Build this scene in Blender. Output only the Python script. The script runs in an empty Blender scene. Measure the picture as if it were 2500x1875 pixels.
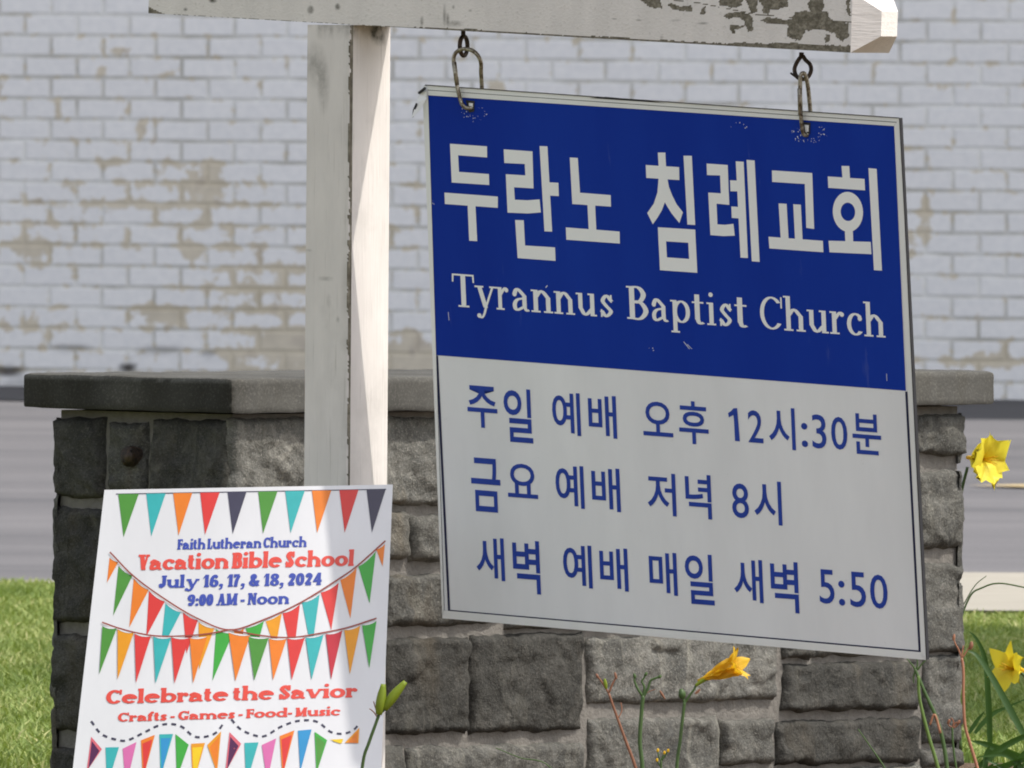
import bpy, math, random
import numpy as np
from mathutils import Vector, noise
from mathutils.geometry import delaunay_2d_cdt
random.seed(7)
rng = np.random.default_rng(7)
SC = bpy.context.scene
COL = SC.collection

# ------------------------------------------------------------------ camera, light, exposure
FPX, CXP, CYP = 48000.0, 1250.0, 937.5          # focal length and centre in pixels of the 2500x1875 photo
CAM = Vector((0.0, -29.8, 1.148))
PITCH, ROLL = math.atan((937.5 - 100.0) / FPX), 0.0075
FW = Vector((0, math.cos(PITCH), -math.sin(PITCH)))
_R0, _U0 = Vector((1, 0, 0)), Vector((0, math.sin(PITCH), math.cos(PITCH)))
RT = _R0 * math.cos(ROLL) + _U0 * math.sin(ROLL)
UP = _U0 * math.cos(ROLL) - _R0 * math.sin(ROLL)
cd = bpy.data.cameras.new("camera")
cam = bpy.data.objects.new("camera", cd)
COL.objects.link(cam)
from mathutils import Matrix
M3 = Matrix((RT, UP, -FW)).transposed()
cam.matrix_world = Matrix.Translation(CAM) @ M3.to_4x4()
cd.sensor_width = 36.0
cd.lens = FPX / 2500 * 36
cd.clip_start, cd.clip_end = 1.0, 3000.0
cd.dof.use_dof = True
cd.dof.focus_distance = 29.5
cd.dof.aperture_fstop = 58
SC.camera = cam

SUN_EL, SUN_AZ = math.radians(56), math.radians(-19)     # to the right of the picture, a little on the camera's side
TO_SUN = Vector((math.cos(SUN_EL) * math.cos(SUN_AZ), math.cos(SUN_EL) * math.sin(SUN_AZ), math.sin(SUN_EL)))
w = bpy.data.worlds.new("World")
SC.world = w
w.use_nodes = True
sky = w.node_tree.nodes.new("ShaderNodeTexSky")
sky.sky_type = 'NISHITA'
sky.sun_disc = False
sky.sun_elevation = SUN_EL
sky.sun_rotation = math.pi / 2 - SUN_AZ
sky.dust_density = 3.0
sky.ozone_density = .6
bg = w.node_tree.nodes["Background"]
bg.inputs[1].default_value = 0.15
hs_ = w.node_tree.nodes.new("ShaderNodeHueSaturation")     # a hazy, bright summer sky
hs_.inputs['Saturation'].default_value = .4
w.node_tree.links.new(sky.outputs[0], hs_.inputs['Color'])
w.node_tree.links.new(hs_.outputs[0], bg.inputs[0])
sl = bpy.data.lights.new("sun", 'SUN')
sl.energy, sl.angle, sl.color = 2.0, math.radians(0.53), (1, .955, .88)
so = bpy.data.objects.new("sun", sl)
so.rotation_euler = TO_SUN.to_track_quat('Z', 'Y').to_euler()
COL.objects.link(so)
SC.view_settings.view_transform = 'Standard'
SC.view_settings.look = 'None'
SC.view_settings.exposure = 0.77
SC.view_settings.gamma = 1
SC.render.engine = 'CYCLES'
SC.cycles.filter_width = 1.9                          # a soft long lens

# ------------------------------------------------------------------ helpers
def ray(x, y):
    return (FW + RT * ((x - CXP) / FPX) - UP * ((y - CYP) / FPX))
def at(x, y, d):                                   # point seen at a photo pixel, d metres in front of the camera
    return CAM + ray(x, y) * d
def hit(x, y, p0, n):                              # point of a plane seen at a photo pixel
    r = ray(x, y)
    return CAM + r * ((p0 - CAM).dot(n) / r.dot(n))
def proj(p):
    v = p - CAM
    d = v.dot(FW)
    return CXP + FPX * v.dot(RT) / d, CYP - FPX * v.dot(UP) / d
def mpx(d):
    return d / FPX

def mesh(name, verts, faces, mats=None, parent=None, mi=None, smooth=False):
    m = bpy.data.meshes.new(name)
    m.from_pydata([tuple(v) for v in verts], [], [tuple(f) for f in faces])
    for q in (mats if isinstance(mats, (list, tuple)) else [mats]):
        if q: m.materials.append(q)
    if mi is not None: m.polygons.foreach_set('material_index', mi)
    if smooth: m.polygons.foreach_set('use_smooth', [True] * len(m.polygons))
    m.update()
    o = bpy.data.objects.new(name, m)
    COL.objects.link(o)
    if parent is not None:
        o.parent = parent
        o.matrix_parent_inverse = Matrix.Translation(-parent.location)
    return o
def tag(o, label=None, cat=None, group=None, kind=None):
    if label: o['label'] = label
    if cat: o['category'] = cat
    if group: o['group'] = group
    if kind: o['kind'] = kind
    return o
def thing(name, loc, label, cat, group=None):
    o = bpy.data.objects.new(name, None)
    o.location = loc
    o.empty_display_size = .1
    COL.objects.link(o)
    return tag(o, label, cat, group)
def attr(o, name, vals):
    a = o.data.attributes.new(name, 'FLOAT', 'POINT')
    a.data.foreach_set('value', np.asarray(vals, dtype=np.float32))

class MB:
    def __init__(s): s.v, s.f, s.m = [], [], []
    def add(s, v, f, m=0):
        o = len(s.v)
        s.v += [Vector(q) for q in v]
        s.f += [tuple(i + o for i in q) for q in f]
        s.m += [m] * len(f)
    def tube(s, pts, rad, seg=8, m=0, closed=False, cap=True):
        pts = [Vector(p) for p in pts]
        n = len(pts)
        if not hasattr(rad, '__len__'): rad = [rad] * n
        ring, vs, fs, prev = [], [], [], None
        for i, p in enumerate(pts):
            a = pts[(i - 1) % n] if closed or i > 0 else p
            b = pts[(i + 1) % n] if closed or i < n - 1 else p
            t = (b - a).normalized()
            if prev is None:
                prev = t.orthogonal().normalized()
            u = (prev - t * prev.dot(t)).normalized()
            prev = u
            v = t.cross(u)
            for k in range(seg):
                q = 2 * math.pi * k / seg
                vs.append(p + (u * math.cos(q) + v * math.sin(q)) * rad[i])
        for i in range(n if closed else n - 1):
            for k in range(seg):
                a, b = i * seg, ((i + 1) % n) * seg
                fs.append((a + k, a + (k + 1) % seg, b + (k + 1) % seg, b + k))
        if not closed and cap:
            fs.append(tuple(range(seg))[::-1])
            fs.append(tuple(range((n - 1) * seg, n * seg)))
        s.add(vs, fs, m)
    def build(s, name, mats, parent=None, smooth=False):
        return mesh(name, s.v, s.f, mats, parent, s.m, smooth)

def smooth_path(pts, k=6, closed=False):           # Catmull-Rom through 2D or 3D points
    P = [Vector(p) for p in pts]
    n = len(P)
    out = []
    for i in range(n if closed else n - 1):
        p1, p2 = P[i], P[(i + 1) % n]
        p0 = P[(i - 1) % n] if closed or i > 0 else p1 * 2 - p2
        p3 = P[(i + 2) % n] if closed or i < n - 2 else p2 * 2 - p1
        for j in range(k):
            t = j / k
            out.append(.5 * ((2 * p1) + (p2 - p0) * t + (2 * p0 - 5 * p1 + 4 * p2 - p3) * t * t + (3 * p1 - p0 - 3 * p2 + p3) * t ** 3))
    if not closed: out.append(P[-1])
    return out

# ------------------------------------------------------------------ materials
def lin(r, g, b):
    f = lambda c: (c / 255 / 12.92) if c <= 10 else ((c / 255 + .055) / 1.055) ** 2.4
    return (f(r), f(g), f(b), 1)
class NT:
    def __init__(s, name, rough=.6, spec=.3):
        s.m = bpy.data.materials.new(name)
        s.m.use_nodes = True
        s.t = s.m.node_tree
        s.b = s.t.nodes["Principled BSDF"]
        s.b.inputs['Roughness'].default_value = rough
        s.b.inputs['Specular IOR Level'].default_value = spec
    def n(s, typ, **kw):
        q = s.t.nodes.new("ShaderNode" + typ)
        for k, v in kw.items():
            if k in q.inputs.keys(): q.inputs[k].default_value = v
            else: setattr(q, k, v)
        return q
    def l(s, a, b): s.t.links.new(a, b)
    def obj(s): return s.n("TexCoord").outputs['Object']
    def noise(s, vec, scale, detail=4, rough=.55, dist=0):
        q = s.n("TexNoise")
        q.inputs['Scale'].default_value = scale
        q.inputs['Detail'].default_value = detail
        q.inputs['Roughness'].default_value = rough
        q.inputs['Distortion'].default_value = dist
        s.l(vec, q.inputs['Vector'])
        return q.outputs['Fac']
    def scale(s, vec, x, y, z):
        q = s.n("Mapping")
        q.inputs['Scale'].default_value = (x, y, z)
        s.l(vec, q.inputs['Vector'])
        return q.outputs[0]
    def ramp(s, fac, *stops):
        q = s.n("ValToRGB")
        e = q.color_ramp.elements
        while len(e) < len(stops): e.new(.5)
        for i, (p, c) in enumerate(stops):
            e[i].position = p
            e[i].color = c if hasattr(c, '__len__') else (c, c, c, 1)
        s.l(fac, q.inputs[0])
        return q.outputs[0]
    def mix(s, fac, a, b, mode='MIX'):
        q = s.n("Mix", data_type='RGBA', blend_type=mode)
        for sock, v in ((q.inputs[0], fac), (q.inputs[6], a), (q.inputs[7], b)):
            if hasattr(v, 'is_linked'): s.l(v, sock)
            else: sock.default_value = v
        return q.outputs[2]
    def math(s, op, a, b=0.0, clamp=False):
        q = s.n("Math", operation=op, use_clamp=clamp)
        for sock, v in ((q.inputs[0], a), (q.inputs[1], b)):
            if hasattr(v, 'is_linked'): s.l(v, sock)
            else: sock.default_value = v
        return q.outputs[0]
    def attr(s, name):
        return s.n("Attribute", attribute_name=name).outputs['Fac']
    def color(s, c):
        if hasattr(c, 'is_linked'): s.l(c, s.b.inputs['Base Color'])
        else: s.b.inputs['Base Color'].default_value = c
        return s
    def bump(s, h, strength=.5, dist=.005):
        q = s.n("Bump")
        q.inputs['Strength'].default_value = strength
        q.inputs['Distance'].default_value = dist
        s.l(h, q.inputs['Height'])
        s.l(q.outputs[0], s.b.inputs['Normal'])
        return s
def flat(name, c, rough=.5, spec=.3, var=.06, sc=40):
    t = NT(name, rough, spec)
    f = t.noise(t.obj(), sc, 3)
    d = tuple(max(0, x * (1 - var * 2)) for x in c[:3]) + (1,)
    u = tuple(min(1, x * (1 + var)) for x in c[:3]) + (1,)
    t.color(t.ramp(f, (.3, d), (.7, u)))
    return t.m

def m_paint(name, base, turn=None):                            # old white paint on timber, 'peel' (bare grey wood) and 'grime' come from the mesh
    t = NT(name, .55, .25)
    o = t.obj()
    n1 = t.noise(t.scale(o, 1, 1, .35), 30, 5, .6)
    c = t.mix(t.ramp(n1, (.3, 0.0), (.75, 1.0)), tuple(x * .88 for x in base[:3]) + (1,), base)
    n4 = t.noise(o, 7, 5, .65)
    c = t.mix(t.ramp(n4, (.56, 0.0), (.8, .35)), c, lin(152, 149, 140))
    grime = t.attr('grime')
    gn = t.math('MULTIPLY', grime, t.ramp(t.noise(o, 60, 5, .7), (.3, .3), (.65, 1.0)))
    c = t.mix(gn, c, lin(70, 68, 58))
    wood = t.mix(t.ramp(t.noise(o, 90, 4, .7), (.3, 0.0), (.7, 1.0)), lin(92, 86, 72), lin(156, 149, 133))
    mp = t.n("Mapping")
    mp.inputs['Scale'].default_value = (1, 1, .03) if turn is None else (.03, 1, 1)
    if turn is not None: mp.inputs['Rotation'].default_value = (0, 0, turn)
    t.l(o, mp.inputs['Vector'])
    gr = t.noise(mp.outputs[0], 260, 4, .6)
    c = t.mix(t.ramp(gr, (.60, 0.0), (.72, .35)), c, lin(138, 132, 120))
    pk = t.ramp(t.attr('peel'), (.45, 0.0), (.55, 1.0))
    wood = t.mix(t.ramp(gr, (.4, 0.0), (.6, .6)), wood, lin(70, 64, 52))
    c = t.mix(pk, c, wood)
    t.color(c)
    h = t.math('ADD', t.math('MULTIPLY', gr, .5), t.math('SUBTRACT', 1.0, pk))
    t.bump(h, .8, .002)
    return t.m
def m_stone():
    t = NT("weathered_stone", .9, .15)
    o = t.obj()
    tone = t.attr('tone')
    n1 = t.noise(o, 14, 6, .62, .4)
    n2 = t.noise(o, 60, 5, .65)
    c = t.ramp(n1, (.3, lin(72, 73, 72)), (.5, lin(100, 100, 97)), (.68, lin(128, 127, 122)))
    c = t.mix(t.ramp(n2, (.35, 0.0), (.65, .55)), c, lin(92, 90, 84))
    c = t.mix(t.ramp(t.noise(o, 22, 5, .7, .8), (.56, 0.0), (.72, .6)), c, lin(158, 155, 147))
    c = t.mix(t.ramp(t.noise(t.scale(o, 1, 1, .3), 9, 4, .6), (.55, 0.0), (.72, .5)), c, lin(128, 116, 96))
    c = t.mix(t.ramp(t.noise(o, 34, 6, .75, 1.2), (.54, 0.0), (.66, .6)), c, lin(58, 57, 53))
    c = t.mix(t.ramp(t.noise(t.scale(o, 1, 1, .22), 26, 5, .7, .6), (.56, 0.0), (.7, .5)), c, lin(150, 148, 138))
    c = t.mix(t.ramp(t.noise(o, 320, 3, .7), (.52, 0.0), (.72, .45)), c, lin(176, 173, 164))
    c = t.mix(t.ramp(t.noise(o, 210, 3, .7), (.55, 0.0), (.7, .5)), c, lin(52, 51, 48))
    dk = t.mix(tone, (.29, .285, .28, 1), (1.20, 1.19, 1.17, 1))
    t.color(t.mix(1.0, c, dk, 'MULTIPLY'))
    t.bump(t.math('ADD', t.noise(o, 45, 6, .7), t.math('MULTIPLY', t.noise(o, 160, 4, .7), .5)), .85, .008)
    return t.m
def m_mortar():
    t = NT("old_mortar", .95, .1)
    o = t.obj()
    t.color(t.mix(t.noise(o, 60, 5, .7), lin(92, 90, 86), lin(146, 141, 134)))
    t.bump(t.noise(o, 120, 5, .7), .8, .006)
    return t.m
def m_cap():
    t = NT("cast_stone", .9, .15)
    o = t.obj()
    c = t.ramp(t.noise(o, 6, 5, .6), (.32, lin(74, 73, 70)), (.65, lin(92, 91, 87)))
    c = t.mix(t.ramp(t.noise(t.scale(o, 1, 1, .25), 12, 5, .6), (.5, 0.0), (.7, .55)), c, lin(72, 69, 61))
    c = t.mix(t.ramp(t.noise(o, 260, 3, .6), (.5, 0.0), (.72, .3)), c, lin(140, 137, 130))
    dk = t.mix(t.attr('shade_stain'), (1, 1, 1, 1), (.36, .35, .33, 1))
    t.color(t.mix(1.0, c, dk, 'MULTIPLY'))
    t.bump(t.noise(o, 200, 5, .7), .5, .0015)
    return t.m
def m_brick():
    t = NT("painted_brick", .6, .25)
    o = t.obj()
    wv = t.n("VectorMath", operation='MULTIPLY_ADD')
    nz = t.n("TexNoise"); nz.inputs['Scale'].default_value = 5.0; nz.inputs['Detail'].default_value = 4
    t.l(o, nz.inputs['Vector'])
    t.l(nz.outputs['Color'], wv.inputs[0]); wv.inputs[1].default_value = (.007, .007, .007); t.l(o, wv.inputs[2])
    b = t.n("TexBrick", offset=.5)
    b.inputs['Scale'].default_value = 1.0
    b.inputs['Mortar Size'].default_value = .0095
    b.inputs['Mortar Smooth'].default_value = .35
    b.inputs['Brick Width'].default_value = .216
    b.inputs['Row Height'].default_value = .081
    b.inputs['Bias'].default_value = -.2
    b.inputs['Color1'].default_value = (.90, .885, .875, 1)
    b.inputs['Color2'].default_value = (.86, .845, .84, 1)
    b.inputs['Mortar'].default_value = (.83, .82, .785, 1)
    t.l(wv.outputs[0], b.inputs['Vector'])
    c = b.outputs['Color']
    mort = b.outputs['Fac']
    c = t.mix(t.ramp(t.noise(o, 30, 4, .6), (.35, .3), (.7, 0.0)), c, (.62, .63, .66, 1))
    # grime sitting in some of the joints
    c = t.mix(t.math('MULTIPLY', mort, t.ramp(t.noise(o, 2.5, 4, .6), (.42, .0), (.66, .55))), c, lin(140, 134, 118))
    # flaked paint: bare tan brick where the mesh says the wall has peeled
    b2 = t.n("TexBrick", offset=.5)
    for k_, v_ in (('Scale', 1.0), ('Mortar Size', .03), ('Mortar Smooth', 1.0), ('Brick Width', .216), ('Row Height', .081), ('Bias', 0.0), ('Color1', (0, 0, 0, 1)), ('Color2', (1, 1, 1, 1)), ('Mortar', (.5, .5, .5, 1))):
        b2.inputs[k_].default_value = v_
    t.l(wv.outputs[0], b2.inputs['Vector'])
    pn = t.math('ADD', t.math('MULTIPLY', t.noise(o, 13, 5, .68, .5), .8), t.math('ADD', t.math('MULTIPLY', b2.outputs['Fac'], .13), t.math('MULTIPLY', b2.outputs['Color'], .07)))
    pk = t.ramp(t.math('ADD', pn, t.attr('peel')), (.72, 0.0), (.78, 1.0))
    bare = t.ramp(t.noise(o, 9, 4), (.3, lin(188, 174, 146)), (.55, lin(208, 194, 166)), (.7, lin(176, 160, 136)))
    c = t.mix(t.math('MULTIPLY', pk, .75), c, bare)
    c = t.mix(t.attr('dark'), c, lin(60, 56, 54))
    t.color(c)
    t.bump(t.math('ADD', t.math('SUBTRACT', 1.0, mort), t.math('MULTIPLY', t.noise(o, 40, 4, .65), .35)), .5, .007)
    return t.m
def m_grass():
    t = NT("grass_blades", .55, .25)
    v = t.attr('tone')
    t.color(t.ramp(v, (0.0, lin(84, 106, 50)), (.45, lin(136, 154, 86)), (.8, lin(174, 180, 114)), (1.0, lin(208, 200, 148))))
    t.b.inputs['Transmission Weight'].default_value = 0
    tr = t.n("BsdfTranslucent"); tr.inputs[0].default_value = lin(130, 150, 50)
    mx = t.n("MixShader"); mx.inputs[0].default_value = .3
    t.l(t.b.outputs[0], mx.inputs[1]); t.l(tr.outputs[0], mx.inputs[2])
    t.l(mx.outputs[0], t.t.nodes["Material Output"].inputs[0])
    return t.m
def m_leaf(name, c1, c2, trans, mixf=.35, rough=.45):
    t = NT(name, rough, .35)
    o = t.obj()
    t.color(t.mix(t.noise(t.scale(o, 1, 1, .4), 40, 4), c1, c2))
    tr = t.n("BsdfTranslucent"); tr.inputs[0].default_value = trans
    mx = t.n("MixShader"); mx.inputs[0].default_value = mixf
    t.l(t.b.outputs[0], mx.inputs[1]); t.l(tr.outputs[0], mx.inputs[2])
    t.l(mx.outputs[0], t.t.nodes["Material Output"].inputs[0])
    return t.m
def m_ground():
    t = NT("bare_soil", .95, .1)
    o = t.obj()
    c = t.ramp(t.noise(o, 40, 6, .7), (.3, lin(84, 68, 54)), (.55, lin(128, 108, 90)), (.7, lin(170, 150, 132)))
    t.color(c)
    t.bump(t.noise(o, 60, 6, .7), 1, .02)
    return t.m
def m_turf():
    t = NT("turf_soil", .95, .1)
    t.color(t.mix(t.noise(t.obj(), 12, 5), lin(80, 92, 48), lin(112, 114, 66)))
    return t.m
def m_asphalt():
    t = NT("worn_asphalt", .9, .2)
    o = t.obj()
    c = t.ramp(t.noise(t.scale(o, .25, 1, 1), .9, 5, .6), (.35, lin(92, 91, 94)), (.65, lin(112, 110, 112)))
    c = t.mix(t.ramp(t.noise(o, 70, 3, .7), (.4, 0.0), (.7, .35)), c, lin(132, 130, 128))
    c = t.mix(t.ramp(t.noise(t.scale(o, .1, .6, 1), 2.2, 4, .6), (.58, 0.0), (.68, .22)), c, lin(82, 82, 87))
    t.color(c)
    t.bump(t.noise(o, 90, 4, .7), .5, .006)
    return t.m
def m_concrete():
    t = NT("pale_concrete", .9, .15)
    o = t.obj()
    t.color(t.mix(t.noise(o, 6, 6, .65), lin(146, 141, 130), lin(174, 168, 156)))
    t.bump(t.noise(o, 80, 4), .4, .004)
    return t.m
def m_metal(name, c1, c2, rough=.45, met=.85):
    t = NT(name, rough, .5)
    o = t.obj()
    f = t.ramp(t.noise(o, 120, 5, .7), (.42, 0.0), (.6, 1.0))
    t.color(t.mix(f, c1, c2))
    t.b.inputs['Metallic'].default_value = met
    t.bump(t.noise(o, 300, 3), .4, .001)
    return t.m
def m_signwhite(name, c, rough=.4):
    t = NT(name, rough, .35)
    o = t.obj()
    n = t.ramp(t.noise(t.scale(o, 1, 1, .25), 6, 5, .6), (.35, tuple(x * .89 for x in c[:3]) + (1,)), (.7, c))
    t.color(t.mix(t.ramp(t.noise(o, 55, 5, .75), (.66, 0.0), (.8, .25)), n, lin(140, 138, 128)))
    return t.m
def m_blue():
    t = NT("blue_vinyl", .3, .12)
    o = t.obj()
    c = t.ramp(t.noise(t.scale(o, 1, 1, .2), 5, 5, .6), (.35, (.004, .030, .31, 1)), (.7, (.007, .042, .36, 1)))
    c = t.mix(t.ramp(t.noise(t.scale(o, 3, 3, .12), 18, 4, .7), (.66, 0.0), (.8, .16)), c, (.3, .35, .5, 1))
    t.color(c)
    return t.m

M = dict(
    beampaint=m_paint("white_beam_paint", (.78, .735, .69, 1), math.radians(41)), paint=m_paint("white_paint", (.76, .715, .67, 1)), stone=m_stone(), mortar=m_mortar(), cap=m_cap(), brick=m_brick(),
    grass=m_grass(), soil=m_ground(), turf=m_turf(), asphalt=m_asphalt(), concrete=m_concrete(),
    rust=m_metal("rusted_iron", lin(52, 46, 42), lin(84, 68, 56), .65, .5),
    brass=m_metal("tarnished_zinc", lin(172, 166, 150), lin(92, 78, 60), .4, .75),
    white=m_signwhite("sign_white", (.88, .89, .89, 1)), frame=m_signwhite("frame_white", (.88, .89, .86, 1)),
    blue=m_blue(), letter_white=flat("white_vinyl", (.90, .91, .89, 1), .4, .3, .012, 8), letter_blue=flat("blue_ink", (.016, .055, .37, 1), .4),
    navy=flat("navy_line", (.012, .014, .06, 1), .4), dark=flat("dark_edge", (.03, .03, .035, 1), .5),
    poster=m_signwhite("poster_white", (.63, .63, .65, 1), .3),
)

# ------------------------------------------------------------------ ground, road, lawn
def gz(y):                                          # the ground falls gently away behind the sign
    return float(np.interp(y, [-60, 2, 16.6, 45.7, 80], [-.03, -.03, -.15, -.21, -.21]))
def sheet(name, xs, ys, lift, mat, kind='structure', zf=None):
    v = [(x, y, gz(y) + lift + (zf(x, y) if zf else 0)) for y in ys for x in xs]
    n = len(xs)
    f = [(j * n + i, j * n + i + 1, (j + 1) * n + i + 1, (j + 1) * n + i) for j in range(len(ys) - 1) for i in range(n - 1)]
    return tag(mesh(name, v, f, mat), kind=kind)
sheet('ground', list(np.linspace(-600, 600, 9)), [-300, -60, 2, 17.8, 45.7, 80, 800], -.012, M['soil'])
ROAD0 = 16.6
sheet('lawn', list(np.linspace(-14, 14, 29)), list(np.linspace(-1.8, ROAD0, 14)), 0.0, M['turf'])
sheet('parking_lot', list(np.linspace(-60, 60, 13)), [ROAD0 + .16, 24, 32, 40, 45.7, 80], -.004, M['asphalt'])
shade_pts = [(x, 45.4 - x * .344 - dd, gz(45) + .004) for x in (-30, -2.2, 2.2, 30) for dd in (-8, (2.4 if x < 0 else 4.4))]
tag(mesh('shade_strip', shade_pts, [(i, i + 1, i + 3, i + 2) for i in (0, 2, 4)], flat('painted_shade', lin(40, 41, 46), .85, .2, .12, 3)), kind='structure')  # the building's shadow on the asphalt, laid down as a dark sheet
sheet('flower_bed', [-.5, .2, .7, 1.6, 3], [-1.6, 0, 1.2, 2.4], .004, M['soil'])
kb = MB()
kb.add([(x, y, z) for x in (-60, 60) for (y, z) in ((ROAD0, gz(ROAD0) - .1), (ROAD0, gz(ROAD0) + .012), (ROAD0 + .15, gz(ROAD0) + .012), (ROAD0 + .15, gz(ROAD0) - .1))],
       [(0, 1, 5, 4), (1, 2, 6, 5), (2, 3, 7, 6)])
tag(kb.build('kerb', M['concrete']), kind='structure')
sheet('pavement', [.55, 2, 4, 8, 14], [13.8, 15.4, ROAD0, ROAD0 + 1.3], .020, M['concrete'])
p0, p1 = at(2440, 1172, 56), at(2700, 1166, 56)
yl = hit(2440, 1180, Vector((0, 26, gz(26))), Vector((0, 0, 1))).y
tag(mesh('road_marking', [(x, yl + d, gz(yl + d) + .003) for x, d in ((1.37, -.12), (1.62, -.42), (3.4, -.5), (3.4, .35), (1.7, .3))], [(0, 1, 2, 3, 4)], flat("faded_marking", lin(188, 168, 128), .8, .2, .25, 5)), kind='structure')

# grass
def blades(n, x0, x1, y0, y1, hmin, hmax, wmin, wmax):
    x = rng.uniform(x0, x1, n); y = rng.uniform(y0, y1, n)
    z = np.interp(y, [-60, 2, 16.6, 45.7], [-.03, -.03, -.15, -.21])
    h = rng.uniform(hmin, hmax, n); ww = rng.uniform(wmin, wmax, n); a = rng.uniform(0, math.pi, n)
    lx, ly = rng.normal(0, .5, n) * h, rng.normal(0, .5, n) * h
    V = np.empty((n, 5, 3), np.float32)
    dx, dy = np.cos(a) * ww / 2, np.sin(a) * ww / 2
    for k, (sx, t) in enumerate(((-1, 0), (1, 0), (.8, .55), (-.8, .55), (0, 1))):
        b = t * t
        V[:, k, 0] = x + sx * dx + lx * b; V[:, k, 1] = y + sx * dy + ly * b; V[:, k, 2] = z + h * (t - .25 * b)
    pn = np.sin(x * 2.1 + np.sin(y * 1.3) * 2) * np.cos(y * .9 + x * .6)
    tone = np.clip(.48 + .16 * pn + .16 * np.sin(x * 5.3 + y * .7) * np.sin(y * 2.9 + 1) + rng.normal(0, .2, n), 0, 1)
    return V, tone
parts = [blades(66000, -1.7, -.35, .75, ROAD0 + .03, .018, .038, .003, .006), blades(50000, .45, 1.7, 2.45, ROAD0 + .03, .018, .038, .003, .006),
         blades(70000, -6, 6, 2.5, ROAD0 + .03, .018, .036, .004, .007)]
V = np.concatenate([p[0] for p in parts]); T = np.concatenate([p[1] for p in parts])
keep = ~((V[:, 0, 0] > .53) & (V[:, 0, 1] > 13.75))
V, T = V[keep], T[keep]
n = len(V)
gm = bpy.data.meshes.new('grass')
gm.vertices.add(n * 5); gm.vertices.foreach_set('co', V.reshape(-1))
gm.loops.add(n * 7); gm.polygons.add(n * 2)
idx = (np.arange(n) * 5)[:, None] + np.array([0, 1, 2, 3, 3, 2, 4])[None]
gm.loops.foreach_set('vertex_index', idx.reshape(-1).astype(np.int32))
ls = (np.arange(n) * 7)[:, None] + np.array([0, 4])[None]
gm.polygons.foreach_set('loop_start', ls.reshape(-1).astype(np.int32))
gm.update(calc_edges=True); gm.validate()
gm.materials.append(M['grass'])
go = bpy.data.objects.new('grass', gm); COL.objects.link(go)
attr(go, 'tone', np.repeat(T, 5))
tag(go, 'short mown lawn grass behind the stone wall', 'grass', kind='stuff')

# ------------------------------------------------------------------ brick building
BYAW = math.radians(19)
bd = Vector((math.cos(BYAW), -math.sin(BYAW), 0))     # along the wall, towards the right and the camera
bn = Vector((-math.sin(BYAW), -math.cos(BYAW), 0))
B0 = at(1250, 900, 75.6)
bo = hit(127, 85, B0, bn)                              # a joint seen here starts the bond
bz = -.21
bld = thing('brick_building', (bo.x, bo.y, bz), 'long white painted brick building with flaking tan patches across the car park', 'building')
def ellm(X, Y, cx, cy, rx, ry):
    return np.clip(1.25 - np.sqrt(((X - cx) / rx) ** 2 + ((Y - cy) / ry) ** 2), 0, 1)
us = np.concatenate([np.linspace(-22, -1.0, 30, endpoint=False), np.arange(-1.0, 5.2, .018), np.linspace(5.25, 24, 26)])
vs_ = np.concatenate([np.arange(bz - bo.z - .002, .7, .018), np.linspace(.75, 11.5, 24)])
UU, VV = np.meshgrid(us, vs_)
PX = np.empty_like(UU); PY = np.empty_like(UU)
c0 = np.array(bo - CAM); D_ = np.array(bd)
pw = c0[None, None] + UU[..., None] * D_ + VV[..., None] * np.array([0, 0, 1.0])
dep = pw @ np.array(FW)
PX = CXP + FPX * (pw @ np.array(RT)) / dep; PY = CYP - FPX * (pw @ np.array(UP)) / dep
peel = np.full(UU.shape, .125)
for (cx, cy, rx, ry, a) in ((470, 520, 190, 130, .14), (640, 720, 180, 150, .17), (300, 420, 260, 90, .06), (120, 560, 160, 110, .10), (700, 880, 200, 60, .16),
                            (960, 560, 90, 130, .10), (1000, 870, 70, 60, .36), (345, 315, 17, 24, .45), (143, 262, 9, 26, .45), (295, 122, 30, 13, .4), (355, 765, 60, 40, .2),
                            (250, 172, 16, 12, .4), (415, 178, 24, 12, .25), (1215, 220, 30, 20, .35), (1420, 90, 40, 40, .12), (715, 830, 70, 34, .3), (420, 770, 50, 30, .4),
                            (60, 610, 60, 40, .18), (470, 615, 30, 26, .3), (2420, 880, 90, 30, .2), (2260, 530, 20, 70, .35), (2230, 600, 40, 60, .1), (510, 440, 60, 60, .15), (100, 800, 120, 50, .12)):
    peel += a * ellm(PX, PY, cx, cy, rx, ry)
peel += .05 * np.clip((PY - 760) / 120, 0, 1)
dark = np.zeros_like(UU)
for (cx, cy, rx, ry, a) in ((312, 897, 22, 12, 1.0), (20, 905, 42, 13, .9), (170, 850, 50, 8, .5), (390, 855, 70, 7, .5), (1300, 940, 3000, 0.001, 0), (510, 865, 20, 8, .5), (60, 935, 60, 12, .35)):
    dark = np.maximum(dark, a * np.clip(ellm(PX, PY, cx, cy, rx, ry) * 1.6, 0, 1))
nu = len(us)
vv = [(u, v, 0) for v in vs_ for u in us]
ff = [(j * nu + i, j * nu + i + 1, (j + 1) * nu + i + 1, (j + 1) * nu + i) for j in range(len(vs_) - 1) for i in range(nu - 1)]
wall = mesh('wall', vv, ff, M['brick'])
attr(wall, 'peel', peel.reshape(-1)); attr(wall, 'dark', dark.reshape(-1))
wall.parent = bld
wall.matrix_parent_inverse = Matrix.Translation(-bld.location)
wall.rotation_mode = 'QUATERNION'
wall.location = bo
wall.rotation_quaternion = Matrix((bd, Vector((0, 0, 1)), bn)).transposed().to_quaternion()
pb = MB()
def slab(mb, o, a, b, c, m=0):
    v = [o + a * i + b * j + c * k for i in (0, 1) for j in (0, 1) for k in (0, 1)]
    mb.add(v, [(0, 1, 3, 2), (4, 6, 7, 5), (0, 4, 5, 1), (2, 3, 7, 6), (0, 2, 6, 4), (1, 5, 7, 3)], m)
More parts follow.
